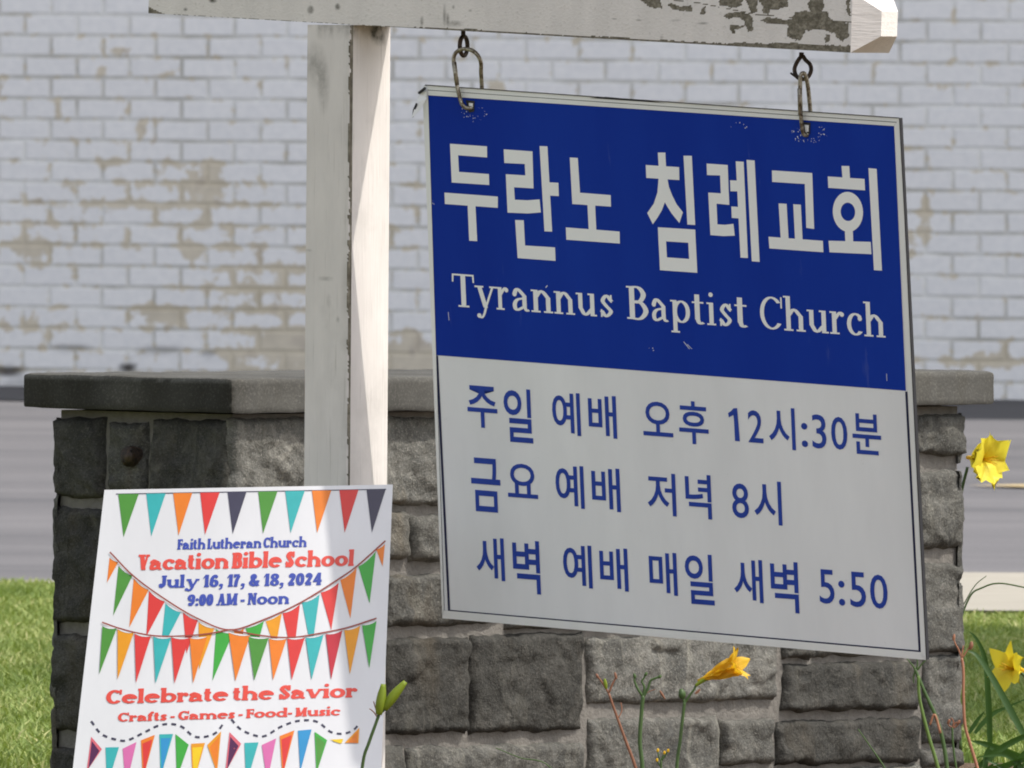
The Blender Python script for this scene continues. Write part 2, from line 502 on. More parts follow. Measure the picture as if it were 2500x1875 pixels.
zt = bo.z + 11.5
slab(pb, Vector((bo.x, bo.y, zt)) + bd * -22 + bn * .06, bd * 46, bn * -.5, Vector((0, 0, .15)))
pb.build('coping', M['concrete'], bld)
sb = MB()
slab(sb, Vector((bo.x, bo.y, bz - .1)) + bd * -22 - bn * .02, bd * 46, bn * -10, Vector((0, 0, 11.5 + (bo.z - bz))))
sb.build('building_core', M['concrete'], bld)

# ------------------------------------------------------------------ sign post with its cross beam
YAW = math.radians(41)
E1 = Vector((math.cos(YAW), -math.sin(YAW), 0))        # along the beam, right and towards the camera
E2 = Vector((math.sin(YAW), math.cos(YAW), 0))         # away from the camera
ZZ = Vector((0, 0, 1))
W = .089
CORNER = at(855, 500, 29.75)                           # near edge of the post
PN = -E2
postbase = Vector((CORNER.x, CORNER.y, 0)) - E1 * W / 2 + E2 * W / 2
sp = thing('sign_post', postbase, 'tall white timber post with a flaking square cross beam carrying the blue sign', 'sign post')
ztop = hit(855, 61, CORNER, PN).z
def pip(px, py, poly):
    inside = np.zeros(px.shape, bool)
    n = len(poly)
    for i in range(n):
        (x1, y1), (x2, y2) = poly[i], poly[(i + 1) % n]
        c = ((y1 > py) != (y2 > py)) & (px < (x2 - x1) * (py - y1) / ((y2 - y1) + 1e-9) + x1)
        inside ^= c
    return inside
def vnoise(x, y, s, seed=0, octv=3):                    # cheap lattice noise for arrays
    out = np.zeros_like(x, dtype=float); amp = 1; tot = 0
    for o in range(octv):
        X, Y = x / s * 2 ** o + 31.7 * seed + 7.1 * o, y / s * 2 ** o + 17.3 * seed
        xi, yi = np.floor(X).astype(int), np.floor(Y).astype(int)
        fx, fy = X - xi, Y - yi
        fx, fy = fx * fx * (3 - 2 * fx), fy * fy * (3 - 2 * fy)
        h = lambda a, b: (np.sin(a * 127.1 + b * 311.7 + seed * 74.7) * 43758.5453) % 1.0
        out += amp * ((h(xi, yi) * (1 - fx) + h(xi + 1, yi) * fx) * (1 - fy) + (h(xi, yi + 1) * (1 - fx) + h(xi + 1, yi + 1) * fx) * fy)
        tot += amp; amp *= .5
    return out / tot
def grid_face(o, a, b, na, nb):
    A, B = np.meshgrid(np.linspace(0, 1, na), np.linspace(0, 1, nb))
    P = np.array(o)[None, None] + A[..., None] * np.array(a) + B[..., None] * np.array(b)
    f = [(j * na + i, j * na + i + 1, (j + 1) * na + i + 1, (j + 1) * na + i) for j in range(nb - 1) for i in range(na - 1)]
    return P.reshape(-1, 3), f
def pxof(P):
    v = P - np.array(CAM)
    d = v @ np.array(FW)
    return CXP + FPX * (v @ np.array(RT)) / d, CYP - FPX * (v @ np.array(UP)) / d
def join(faces):
    vs, fs = [], []
    for v, f in faces:
        o = sum(len(q) for q in vs)
        vs.append(v); fs += [tuple(i + o for i in q) for q in f]
    return np.concatenate(vs), fs
top = Vector((CORNER.x, CORNER.y, ztop)); H = ztop + .3
slope_t = -.037
# post: four faces, the two seen ones finely divided so that the ragged edge can carry its peeled strip
rag = .004
F = [grid_face(top - E1 * W, E1 * (W - rag), -ZZ * H, 28, 500), grid_face(top - E1 * rag, (E1 + E2) * rag, -ZZ * H, 4, 500),
     grid_face(top + E2 * rag, E2 * (W - rag), -ZZ * H, 28, 500), grid_face(top + E2 * W, -E1 * W, -ZZ * H, 3, 3), grid_face(top + E2 * W - E1 * W, -E2 * W, -ZZ * H, 3, 3)]
Pv, Pf = join(F)
px, py = pxof(Pv)
n0, n1 = 28 * 500, 32 * 500
e = np.array(E1); dist = (np.array(top)[None] - Pv) @ e            # distance to the near edge along the front face
peelv = np.zeros(len(Pv)); grime = np.zeros(len(Pv))
ed = vnoise(px * 0 + py, px * 0, 60, 3, 4)
wd = .002 + .011 * np.clip(ed - .3, 0, 1) * np.clip(1.2 - (py - 100) / 1100, .15, 1)
onfront = np.arange(len(Pv)) < n1
strip = onfront & (dist < wd + .003 * (vnoise(px, py, 5, 5) - .5)) & (vnoise(py, px * 0, 130, 8, 2) > .34)
peelv[strip] = 1
grime += np.where(onfront, np.clip(1 - dist / .02, 0, 1) * .35 * np.clip(ed * 2 - .5, 0, 1), 0)
grime += np.clip(1 - (py - 60) / 40, 0, 1) * np.clip(vnoise(px, py * .2, 14, 9) * 2.2 - .6, 0, 1)
grime += (np.abs(py - 92) < 40) * (px > 895) * (px < 950) * np.clip(1.5 - np.abs(px - 918 - (py - 80) * .3) / 14, 0, 1) * np.clip(1.3 - np.abs(py - 80) / 26, 0, 1) * 1.2
for (x, y, rx, ry) in ((752, 612, 9, 3), (795, 680, 18, 6), (803, 735, 5, 16), (825, 780, 4, 8), (770, 160, 26, 50), (790, 210, 14, 60)):
    grime += .5 * ellm(px, py, x, y, rx, ry)
post = mesh('post', Pv, Pf, M['paint'], sp)
attr(post, 'peel', peelv); attr(post, 'grime', np.clip(grime, 0, 1))

EB = (E1 + ZZ * slope_t).normalized()                              # the beam has sagged a little to the right
ZB = (ZZ - EB * ZZ.dot(EB)).normalized()
BNRM = -E2
def onbeam(x, y): return hit(x, y, CORNER, BNRM)
bl = onbeam(362, 35); br = onbeam(2076, 131)
tl_ = (bl - top).dot(EB); tr_ = (br - top).dot(EB)
o0 = top + EB * tl_ + ZB * .0005
L = tr_ - tl_
F = [grid_face(o0, EB * L, ZB * W, 640, 56),
     grid_face(o0 + E2 * W, -E2 * W, EB * L, 12, 200)[0:2] if False else grid_face(o0 + E2 * W, EB * L, -E2 * W, 320, 16),
     grid_face(o0 + ZB * W, EB * L, E2 * W, 160, 8), grid_face(o0 + E2 * W + ZB * W, EB * L, -ZB * W, 8, 3), grid_face(o0 + E2 * W, -E2 * W, ZB * W, 6, 6)]
oe = o0 + EB * L; a_ = .026; Lc = .036
q = [oe, oe + E2 * W, oe + E2 * W + ZB * W, oe + ZB * W]
r_ = [oe + EB * Lc + E2 * i + ZB * j for i, j in ((a_, a_), (W - a_, a_), (W - a_, W - a_), (a_, W - a_))]
for i in range(4):
    k = (i + 1) % 4
    F.append((np.array([q[i], q[k], r_[k], r_[i]]), [(0, 1, 2, 3)]))
F.append((np.array(r_), [(0, 1, 2, 3)]))
Pv, Pf = join(F)
px, py = pxof(Pv)
nf = 640 * 56; nbm = 320 * 16
jx = px + 10 * (vnoise(px, py, 9, 11) - .5) ; jy = py + 8 * (vnoise(px, py, 9, 12) - .5)
peelv = np.zeros(len(Pv)); grime = np.zeros(len(Pv))
PATCH = [
    [(1560, -5), (1612, -5), (1615, 20), (1595, 20), (1575, 10)], [(1628, 12), (1640, 8), (1660, 16), (1688, 12), (1690, 28), (1650, 26)],
    [(1712, 20), (1722, 16), (1725, 34), (1713, 34)], [(1755, -5), (1812, -5), (1810, 14), (1790, 20), (1760, 12)], [(1820, -10), (1850, -10), (1848, 32), (1832, 34)],
    [(1850, -10), (1925, -10), (1922, 16), (1895, 25), (1868, 22), (1855, 5)], [(1862, 20), (1878, 24), (1878, 36), (1862, 34)],
    [(1768, 38), (1780, 30), (1812, 32), (1832, 36), (1838, 46), (1836, 70), (1840, 76), (1825, 78), (1820, 62), (1815, 48), (1790, 44), (1778, 46)],
    [(1783, 62), (1806, 62), (1818, 66), (1800, 72), (1784, 70)], [(1784, 72), (1792, 70), (1793, 82), (1786, 80)],
    [(1858, 52), (1870, 43), (1900, 45), (1935, 50), (1938, 30), (1975, 26), (2022, 28), (2024, 44), (2045, 54), (2074, 56), (2074, 86), (2058, 100), (2046, 94), (2030, 78), (2000, 72), (1965, 76), (1955, 102), (1938, 98), (1925, 90), (1918, 76), (1925, 62), (1900, 60), (1875, 58)],
    [(1972, 10), (1985, -10), (2006, -10), (2012, 10), (2008, 32), (1990, 30), (1972, 22)], [(2064, -10), (2075, -10), (2076, 44), (2068, 30)], [(2016, 86), (2026, 86), (2024, 104), (2018, 104)],
    [(2060, 112), (2074, 108), (2074, 126), (2066, 122)]]
hole = np.zeros(len(Pv), bool)
for p in PATCH: hole |= pip(jx, jy, p)
front = np.arange(len(Pv)) < nf
hb = ((Pv - np.array(o0)) @ np.array(ZB))                         # height above the lower edge
rough_edge = np.clip((px - 930) / 200, 0, 1) * (.002 + .008 * np.clip(vnoise(px, px * 0, 60, 21, 4) - .35, 0, 1) + .012 * np.clip((px - 1700) / 350, 0, 1) * vnoise(px, px * 0, 40, 22, 3))
low = front & (hb < rough_edge + .002 * (vnoise(px, py, 6, 23) - .5))
low |= front & (px < 400) & (hb < .010 * np.clip((400 - px) / 38, 0, 1))
peelv[(front & hole) | low] = 1
cracks = front & (np.abs(py - (np.interp(px, [1500, 1700, 1850, 2074], [-12, 6, 36, 54]))) < .9) & (vnoise(px, px * 0, 50, 31) > .3)
peelv[cracks] = 1
under = (np.arange(len(Pv)) >= nf) & (np.arange(len(Pv)) < nf + nbm)
peelv[under & (vnoise(px, py, 30, 41) > .6)] = 1
for (x, y, rx, ry, a) in ((758, 24, 8, 10, 1.4), (824, 17, 6, 8, 1.6), (453, 23, 5, 4, 1.0), (520, 1, 10, 6, 1.3), (1718, 25, 5, 8, 1.2), (1030, 52, 4, 12, .9), (1085, 38, 4, 26, .9), (1093, 48, 4, 16, .9), (1107, 17, 3, 5, .9), (1148, 26, 5, 3, .8),
                       (1110, 58, 20, 8, .7), (1500, 46, 6, 2, .8), (1560, 49, 7, 2, .9), (1650, 50, 14, 2, .7), (1715, 57, 14, 2.5, .9), (1615, 91, 4, 4, .5), (1865, 118, 6, 8, .6)):
    grime += a * ellm(px, py, x, y, rx, ry) * front
beam = mesh('beam', Pv, Pf, M['beampaint'], sp)
attr(beam, 'peel', peelv); attr(beam, 'grime', np.clip(grime, 0, 1))

# ------------------------------------------------------------------ flat artwork on a panel
class Patch:
    def __init__(s, pts, bow=0.0):                    # TL, TR, BR, BL in space
        s.p, s.bow = pts, bow
        n = (pts[1] - pts[0]).cross(pts[3] - pts[0]).normalized()
        s.bn = n if n.dot(CAM - pts[0]) > 0 else -n
    def P(s, u, v):
        a, b, c, d = s.p
        q = (a * (1 - u) + b * u) * (1 - v) + (d * (1 - u) + c * u) * v
        if s.bow: q = q + s.bn * (s.bow * math.sin(math.pi * min(1.2, max(-.2, u))) * (1.15 - .3 * v))
        return q
    def nrm(s, u, v):
        a, b, c, d = s.p
        du = (b - a) * (1 - v) + (c - d) * v; dv = (d - a) * (1 - u) + (c - b) * u
        if s.bow: du = du + s.bn * (s.bow * math.pi * math.cos(math.pi * u))
        n = du.cross(dv).normalized()
        return n if n.dot(CAM - a) > 0 else -n
    def inv(s, x, y):
        u, v = .5, .5
        for _ in range(6):
            x0, y0 = proj(s.P(u, v)); e = 1e-3
            xu, yu = proj(s.P(u + e, v)); xv, yv = proj(s.P(u, v + e))
            a, b, c, d = (xu - x0) / e, (xv - x0) / e, (yu - y0) / e, (yv - y0) / e
            det = a * d - b * c
            rx, ry = x - x0, y - y0
            u += (d * rx - b * ry) / det; v += (a * ry - c * rx) / det
        return u, v
    def pt(s, x, y, h):
        u, v = s.inv(x, y)
        return s.P(u, v) + s.nrm(u, v) * h
def area(p): return sum(p[i][0] * p[(i + 1) % len(p)][1] - p[(i + 1) % len(p)][0] * p[i][1] for i in range(len(p))) / 2
def union(polys):
    out = []
    todo = [p for p in polys if abs(area(p)) > 1e-3]
    bb = [(min(q[0] for q in p), max(q[0] for q in p), min(q[1] for q in p), max(q[1] for q in p)) for p in todo]
    left = set(range(len(todo)))
    while left:                                       # work through clusters of polygons that touch
        st = [left.pop()]; cl = []
        while st:
            i = st.pop(); cl.append(i)
            for j in [j for j in left if bb[i][0] <= bb[j][1] and bb[j][0] <= bb[i][1] and bb[i][2] <= bb[j][3] and bb[j][2] <= bb[i][3]]:
                left.discard(j); st.append(j)
        ps = [todo[i] for i in cl]
        ox, oy = bb[cl[0]][0], bb[cl[0]][2]
        vs, es = [], []
        for p in ps:
            o = len(vs); n = len(p)
            vs += [Vector(((q[0] - ox) / 40, (q[1] - oy) / 40)) for q in p]; es += [(o + i, o + (i + 1) % n) for i in range(n)]
        v, e, f, *_ = delaunay_2d_cdt(vs, es, [], 0, 1e-5)
        for t in f:
            tri = [(v[i].x * 40 + ox, v[i].y * 40 + oy) for i in t]
            if len(tri) != 3 or abs(area(tri)) < 1e-4: continue
            cx, cy = sum(q[0] for q in tri) / 3, sum(q[1] for q in tri) / 3
            if any(bb[i][0] <= cx <= bb[i][1] and bb[i][2] <= cy <= bb[i][3] and inside(cx, cy, todo[i]) for i in cl): out.append(tri)
    return out
def inside(x, y, p):
    c = False
    for i in range(len(p)):
        (x1, y1), (x2, y2) = p[i], p[i - 1]
        if (y1 > y) != (y2 > y) and x < (x2 - x1) * (y - y1) / (y2 - y1) + x1: c = not c
    return c
def split(tris, lim):
    out = []; st = list(tris)
    while st:
        t = st.pop()
        ls = [math.hypot(t[i][0] - t[(i + 1) % 3][0], t[i][1] - t[(i + 1) % 3][1]) for i in range(3)]
        k = ls.index(max(ls))
        if ls[k] <= lim: out.append(t); continue
        a, b, c = t[k], t[(k + 1) % 3], t[(k + 2) % 3]
        m = ((a[0] + b[0]) / 2, (a[1] + b[1]) / 2)
        st += [[a, m, c], [m, b, c]]
    return out
def art(name, patch, layers, mats, parent, lim=60, h0=.0004, dh=.00006):
    """layers: (triangles in photo pixels, material slot); each layer lies a hair above the one before"""
    vs, fs, mi = [], [], []
    for k, (tris, m) in enumerate(layers):
        key = {}
        for t in split(tris, lim):
            ids = []
            for q in t:
                kk = (round(q[0], 3), round(q[1], 3))
                if kk not in key:
                    key[kk] = len(vs); vs.append(patch.pt(q[0], q[1], h0 + dh * k))
                ids.append(key[kk])
            n = (vs[ids[1]] - vs[ids[0]]).cross(vs[ids[2]] - vs[ids[0]])
            if n.dot(CAM - vs[ids[0]]) < 0: ids = ids[::-1]
            fs.append(ids); mi.append(m)
    return mesh(name, vs, fs, mats, parent, mi)
def fan(poly): return [[poly[0], poly[i], poly[i + 1]] for i in range(1, len(poly) - 1)]
def panel(name, patch, px4, th, mat, parent, n=8, back=0):
    vs, fs = [], []
    for h in (back, back - th):
        for j in range(n + 1):
            for i in range(n + 1):
                a, b = i / n, j / n
                x = (px4[0][0] * (1 - a) + px4[1][0] * a) * (1 - b) + (px4[3][0] * (1 - a) + px4[2][0] * a) * b
                y = (px4[0][1] * (1 - a) + px4[1][1] * a) * (1 - b) + (px4[3][1] * (1 - a) + px4[2][1] * a) * b
                vs.append(patch.pt(x, y, h))
    K = (n + 1) ** 2
    I = lambda i, j, s: s * K + j * (n + 1) + i
    for j in range(n):
        for i in range(n):
            fs += [(I(i, j, 0), I(i, j + 1, 0), I(i + 1, j + 1, 0), I(i + 1, j, 0)), (I(i, j, 1), I(i + 1, j, 1), I(i + 1, j + 1, 1), I(i, j + 1, 1))]
    for i in range(n):
        fs += [(I(i, 0, 0), I(i + 1, 0, 0), I(i + 1, 0, 1), I(i, 0, 1)), (I(i, n, 0), I(i, n, 1), I(i + 1, n, 1), I(i + 1, n, 0)),
               (I(0, i, 0), I(0, i, 1), I(0, i + 1, 1), I(0, i + 1, 0)), (I(n, i, 0), I(n, i + 1, 0), I(n, i + 1, 1), I(n, i, 1))]
    return mesh(name, vs, fs, mat, parent, [0] * (2 * n * n) + [1] * (4 * n) if isinstance(mat, list) else None)

# slab and old-style roman letters drawn with a broad pen
def pen(pts, s, h, closed=False):
    P = [Vector((p[0], p[1])) for p in pts]
    n = len(P); Lf, Rt = [], []
    for i in range(n):
        a = P[i - 1] if closed or i > 0 else P[i]
        b = P[(i + 1) % n] if closed or i < n - 1 else P[i]
        t = (b - a)
        if t.length < 1e-9: t = Vector((1, 0))
        t.normalize()
        nx, ny = -t.y, t.x
        d = math.sqrt((s / 2 * nx) ** 2 + (h / 2 * ny) ** 2) or 1
        o = Vector(((s / 2) ** 2 * nx / d, (h / 2) ** 2 * ny / d))
        Lf.append(P[i] + o); Rt.append(P[i] - o)
    out = []
    for i in range(n if closed else n - 1):
        k = (i + 1) % n
        out.append([tuple(Lf[i]), tuple(Lf[k]), tuple(Rt[k]), tuple(Rt[i])])
    return out
def ell(cx, cy, rx, ry, a0=0, a1=360, n=24):
    return [(cx + rx * math.cos(math.radians(a0 + (a1 - a0) * i / n)), cy + ry * math.sin(math.radians(a0 + (a1 - a0) * i / n))) for i in range(n + 1)]
def glyph(ch, s, h, st, sl):
    """x-height 100, capitals 146; s stem, h hairline, st serif thickness, sl serif length. Returns polygons and advance"""
    X, C, A, Dn = 100, 146, 154, -44
    o = []
    def R(x0, y0, x1, y1): o.append([(x0, y0), (x1, y0), (x1, y1), (x0, y1)])
    def stem(x, y0, y1): R(x, y0, x + s, y1)
    def sb(x, y=0, l=1, r=1): R(x - sl * l, y, x + s + sl * r, y + st)
    def stp(x, y, l=1, r=0): R(x - sl * l, y - st, x + s + sl * r, y)
    def S(pts, closed=False, k=6, sm=True, ss=None, hh=None): o.extend(pen(smooth_path([(p[0], p[1]) for p in pts], k, closed) if sm else pts, ss or s, hh or h, closed))
    def dot(x, y, r, ry=None): o.append(ell(x, y, r, ry or min(r, 17), n=16)[:-1])
    def ring(cx, cy, rx, ry): o.extend(pen(ell(cx, cy, rx, ry, n=28)[:-1], s, h, True))
    def arch(x0, x1, top=X, base=0):
        S([(x0 + s * .5, top * .66), (x0 + s + (x1 - x0 - s) * .45, top - h * .5), (x1 + s * .5, top * .66)], ss=s, hh=h)
        stem(x1, base, top * .68)
    iw = 30 + s * .35                                # counter width
    z = sl
    if ch in 'ilhbkd' or ch in 'nmrup':
        pass
    if ch == 'i':
        stem(z, 0, X); sb(z); stp(z, X); dot(z + s * .5, 135, s * .5); return o, 2 * z + s
    if ch == 'l':
        stem(z, 0, A); sb(z); stp(z, A); return o, 2 * z + s
    if ch in 'nh':
        stem(z, 0, X if ch == 'n' else A); sb(z); stp(z, X if ch == 'n' else A)
        x1 = z + s + iw; arch(z, x1); sb(x1); return o, x1 + s + z
    if ch == 'm':
        stem(z, 0, X); sb(z, r=.6); stp(z, X)
        x1 = z + s + iw * .9; arch(z, x1); sb(x1, l=.6, r=.6); x2 = x1 + s + iw * .9; arch(x1, x2); sb(x2, l=.6); return o, x2 + s + z
    if ch == 'u':
        x1 = z + s + iw
        stem(z, 32, X); stp(z, X); stem(x1, 0, X); stp(x1, X); R(x1, 0, x1 + s + sl, st)
        S([(z + s * .5, 34), (z + s + iw * .35, h * .5), (x1 + s * .5, 34)]); return o, x1 + s + z
    if ch == 'r':
        stem(z, 0, X); sb(z, r=1.2); stp(z, X)
        S([(z + s * .5, 62), (z + s + iw * .4, X - h * .6), (z + s + iw * .75, X - h * .7)], ss=s * .8); dot(z + s + iw * .72, X - s * .55, s * .5); return o, z + s + iw * .95
    if ch == 't':
        stem(z, 20, 132); R(z - sl, X - st, z + s + sl * 1.5, X)
        S([(z + s * .5, 24), (z + s * .9, h * .5), (z + s + sl * 1.4, h * .9)], ss=s * .9); return o, z + s + sl * 1.7
    if ch == 'f':
        stem(z, 0, 120); sb(z); R(z - sl, X - st, z + s + sl * 1.4, X)
        S([(z + s * .5, 112), (z + s * 1.1, A - h * .5), (z + s + sl * 1.3, A - h * .7)], ss=s * .8); dot(z + s + sl * 1.1, A - s * .5, s * .45); return o, z + s + sl * 1.8
    if ch in 'ocedbpaqg':
        rx = (iw + s * 1.05) / 2 + 3
    if ch == 'o':
        ring(rx + s / 2, X / 2, rx, X / 2 - h / 2); return o, 2 * rx + s
    if ch == 'c':
        S(ell(rx + s / 2, X / 2, rx, X / 2 - h / 2, 48, 318, 20), sm=False); dot(rx * 1.68 + s / 2, X * .76, s * .52); return o, 2 * rx + s * .8
    if ch == 'e':
        S(ell(rx + s / 2, X / 2, rx, X / 2 - h / 2, 4, 320, 22), sm=False); R(s * .6, X * .47, 2 * rx + s * .95, X * .47 + h); return o, 2 * rx + s
    if ch == 'b':
        stem(z, 0, A); stp(z, A); S(ell(z + s * .5 + rx, X / 2, rx, X / 2 - h / 2, 0, 360, 26)[:-1], True, sm=False); return o, z + s + 2 * rx
    if ch == 'd':
        S(ell(rx + s / 2, X / 2, rx, X / 2 - h / 2, 0, 360, 26)[:-1], True, sm=False); x1 = 2 * rx; stem(x1, 0, A); stp(x1, A); R(x1, 0, x1 + s + sl, st); return o, x1 + s + z
    if ch == 'p':
        stem(z, Dn, X); sb(z, Dn); stp(z, X); S(ell(z + s * .5 + rx, X / 2, rx, X / 2 - h / 2, 0, 360, 26)[:-1], True, sm=False); return o, z + s + 2 * rx
    if ch == 'a':
        x1 = iw * .85 + s * .75
        S([(s * .5, X * .74), (s * .9, X - h * .8), (x1 * .62, X - h * .5), (x1 + s * .5, X * .68)]); dot(s * .55, X * .74, s * .5)
        stem(x1, 14, X * .7); S([(x1 + s * .5, 20), (x1 + s * .9, h * .5), (x1 + s + sl, h * .7)], ss=s * .8)
        S([(x1 + s * .5, X * .58), (x1 * .5, X * .5), (s * .5, X * .28), (x1 * .42, h * .5), (x1 + s * .4, X * .2)], ss=s * .95); return o, x1 + s + sl
    if ch == 's':
        w_ = iw + s * .7
        S([(w_ - 2, X * .72), (w_ * .55, X - h * .5), (s * .5, X * .73), (w_ * .5, X * .5), (w_ - s * .3, X * .26), (w_ * .45, h * .5), (s * .2, X * .28)], hh=h * 1.15, ss=s * .9)
        R(w_ - h * .9, X * .66, w_, X); R(0, 0, h * .9, X * .34); return o, w_ + s * .25
    if ch in 'vy':
        w_ = iw + s * 1.7 + sl; m = w_ / 2 + z * .5
        S([(z + s * .5, X), (m + s * .1, 4)], sm=False, hh=.1); S([(w_ + z * .2, X), (m + s * .1, 4)], sm=False, ss=h * 1.25, hh=.1)
        stp(z, X, 1, .9); R(w_ + z * .2 - h * .6 - sl, X - st, w_ + z * .2 + h * .6 + sl, X)
        if ch == 'y':
            S([(m + s * .2, 8), (m - s * .25, -22), (m - s * .8, Dn + h * .5), (m - s * 1.5, Dn + h * .9)], ss=h * 1.3); dot(m - s * 1.45, Dn + s * .55, s * .5)
        return o, w_ + z * .2 + sl + h * .6
    if ch == 'T':
        w_ = 74 + s; x = w_ / 2 - s / 2
        stem(x, 0, C); sb(x, 0, 1.2, 1.2); R(2, C - st, w_ - 2, C)
        o.append([(0, C), (st, C), (st * .75, C - 36), (-1, C - 36)]); o.append([(w_, C), (w_ - st, C), (w_ - st * .75, C - 36), (w_ + 1, C - 36)]); return o, w_
    if ch in 'FLB':
        stem(z, 0, C)
        if ch == 'F':
            sb(z, r=1.2); stp(z, C); R(z, C - st, z + s + 52, C); R(z, 68, z + s + 26, 68 + h); R(z + s + 50 - st * .5, C - 42, z + s + 52, C); R(z + s + 24, 52, z + s + 24 + h, 92); return o, z + s + 54
        if ch == 'L':
            sb(z); stp(z, C, 1, 1); R(z, 0, z + s + 50, st); R(z + s + 49 - h, 0, z + s + 51, 48); return o, z + s + 53
        stp(z, C); sb(z, 0, 1, 0)
        S([(z + s * .3, C - h * .5), (z + s + 18, C - h * .5), (z + s + 36, C * .76), (z + s + 18, C * .53), (z + s * .3, C * .53)])
        S([(z + s * .3, C * .53), (z + s + 22, C * .53), (z + s + 44, C * .27), (z + s + 22, h * .5), (z + s * .3, h * .5)]); return o, z + s * 1.5 + 48
    if ch in 'CG':
        rx = 46 + s * .2
        S(ell(rx + s / 2, C / 2, rx, C / 2 - h / 2, 42, 320, 24), sm=False); R(2 * rx + s / 2 - h * .4, C * .66, 2 * rx + s / 2 + h * .5, C)
        if ch == 'G':
            R(2 * rx - s * .5, 6, 2 * rx + s * .5, C * .44); R(2 * rx - s * .5 - sl, C * .44 - st, 2 * rx + s * .5 + sl, C * .44)
        return o, 2 * rx + s
    if ch == 'S':
        w_ = 66 + s * .8
        S([(w_ - s * .3, C * .72), (w_ * .52, C - h * .5), (s * .5, C * .74), (w_ * .5, C * .51), (w_ - s * .5, C * .27), (w_ * .46, h * .5), (s * .3, C * .3)], hh=h * 1.15)
        R(w_ - h * 1.1, C * .62, w_, C); R(0, 0, h * 1.1, C * .38); return o, w_
    if ch in 'VA':
        w_ = 84 + s; m = w_ / 2
        if ch == 'V':
            S([(s * .7, C), (m, 3)], sm=False, hh=.1); S([(w_ - h, C), (m, 3)], sm=False, ss=h * 1.2, hh=.1); R(-sl * .6, C - st, s * 1.4 + sl, C); R(w_ - h * 1.6 - sl, C - st, w_ + sl * .6, C)
        else:
            S([(m, C), (w_ - s * .7, 0)], sm=False, hh=.1); S([(m, C), (h, 0)], sm=False, ss=h * 1.2, hh=.1); R(w_ - s * 1.4 - sl, 0, w_ + sl * .6, st); R(-sl * .6, 0, h * 1.6 + sl, st); R(w_ * .24, 44, w_ * .74, 44 + h)
        return o, w_ + sl * .4
    if ch == 'J':
        x = 26 + s * .3
        stem(x, 34, C); stp(x, C, 1, 1); S([(x + s * .5, 36), (x * .75, h * .5), (s * .45, 34)]); dot(s * .55, 36, s * .58); return o, x + s + sl
    if ch == 'M':
        x1 = z + 66 + s * .6
        R(z, 0, z + h * 1.3, C); stem(x1, 0, C); R(z - sl, 0, z + h * 1.3 + sl, st); sb(x1); R(z - sl, C - st, z + s, C); R(x1, C - st, x1 + s + sl, C)
        S([(z + s * .4, C), (z + 33 + s * .5, 8)], sm=False, hh=.1); S([(x1 + s * .5, C), (z + 33 + s * .5, 8)], sm=False, ss=h * 1.3, hh=.1); return o, x1 + s + z
    if ch == 'N':
        x1 = z + 60 + s * .4
        R(z, 0, z + h * 1.3, C); R(x1, 0, x1 + h * 1.3, C); R(z - sl, 0, z + h * 1.3 + sl, st); R(x1 - sl, C - st, x1 + h * 1.3 + sl, C); R(z - sl, C - st, z + s, C)
        S([(z + s * .5, C), (x1 + h * .7, 2)], sm=False, hh=.1); return o, x1 + h * 1.3 + z
    if ch == '1':
        x = 20
        stem(x, 0, C); sb(x); o.append([(0, C - 34), (0, C - 34 - st), (x + 2, C - st * 1.3), (x + 2, C)]); return o, x + s + z
    if ch == '0':
        ring(34 + s * .2, C / 2, 32 + s * .1 - s * .2, C / 2 - h / 2); return o, 68 + s * .4
    if ch == '8':
        cx = 34 + s * .15; S(ell(cx, C * .74, 25 + s * .05, C * .26 - h / 2, n=22)[:-1], True, sm=False); S(ell(cx, C * .265, 30 + s * .05, C * .265 - h / 2, n=22)[:-1], True, sm=False); return o, 68 + s * .35
    if ch in '69':
        q = []
        def f(p): return (68 + s * .3 - p[0], C - p[1]) if ch == '9' else p
        cx = 34 + s * .15
        S([f(p) for p in ell(cx, 45, 28 + s * .08, 45 - h / 2, n=22)[:-1]], True, sm=False)
        S([f(p) for p in ((cx - 28, 44), (cx - 24, 98), (cx + 2, C - h * .6), (cx + 24, C - 18))]); dot(*f((cx + 22, C - 26)), s * .48); return o, 68 + s * .3
    if ch == '7':
        R(2, C - st * 1.4, 66, C); R(2, C - 40, 2 + h, C); S([(60, C - st), (36, 70), (28, 0)], hh=.1); return o, 68
    if ch == '2':
        S([(s * .4, 108), (14 + s * .2, C - h), (38, C - h * .5), (58, 112), (44, 70), (10, st)]); R(2, 0, 66, st * 1.5); R(64 - h, 0, 67, 40); dot(s * .55, 108, s * .5); return o, 69
    if ch == '4':
        x = 40; stem(x, 0, C); sb(x, 0, .8, .8); R(0, 36, x + s + 12, 36 + h * 1.2); S([(x + s * .4, C - 3), (5, 40)], sm=False, ss=h * 1.2, hh=.6); return o, x + s + 14
    if ch == '&':
        S([(96, 70), (78, 26), (44, h * .5), (14, 38), (34, 74), (62, 108), (46, C - h * .5), (28, 112), (50, 62), (98, 4)]); R(76, 68 - st, 106, 68); return o, 106
    if ch == ',':
        dot(s * .6, s * .55, s * .58); S([(s * .85, s * .5), (s * .7, -14), (s * .1, -26)], ss=h * .9, hh=h * .7); return o, s * 1.3
    if ch == ':':
        dot(s * .6, 17, s * .5); dot(s * .6, X - 22, s * .5); return o, s * 1.3
    if ch == '-':
        R(0, 38, 36 + s * .5, 38 + max(h * 1.2, 15)); return o, 50
    return o, 30
def bbox(polys):
    xs = [p[0] for q in polys for p in q]
    return min(xs), max(xs)
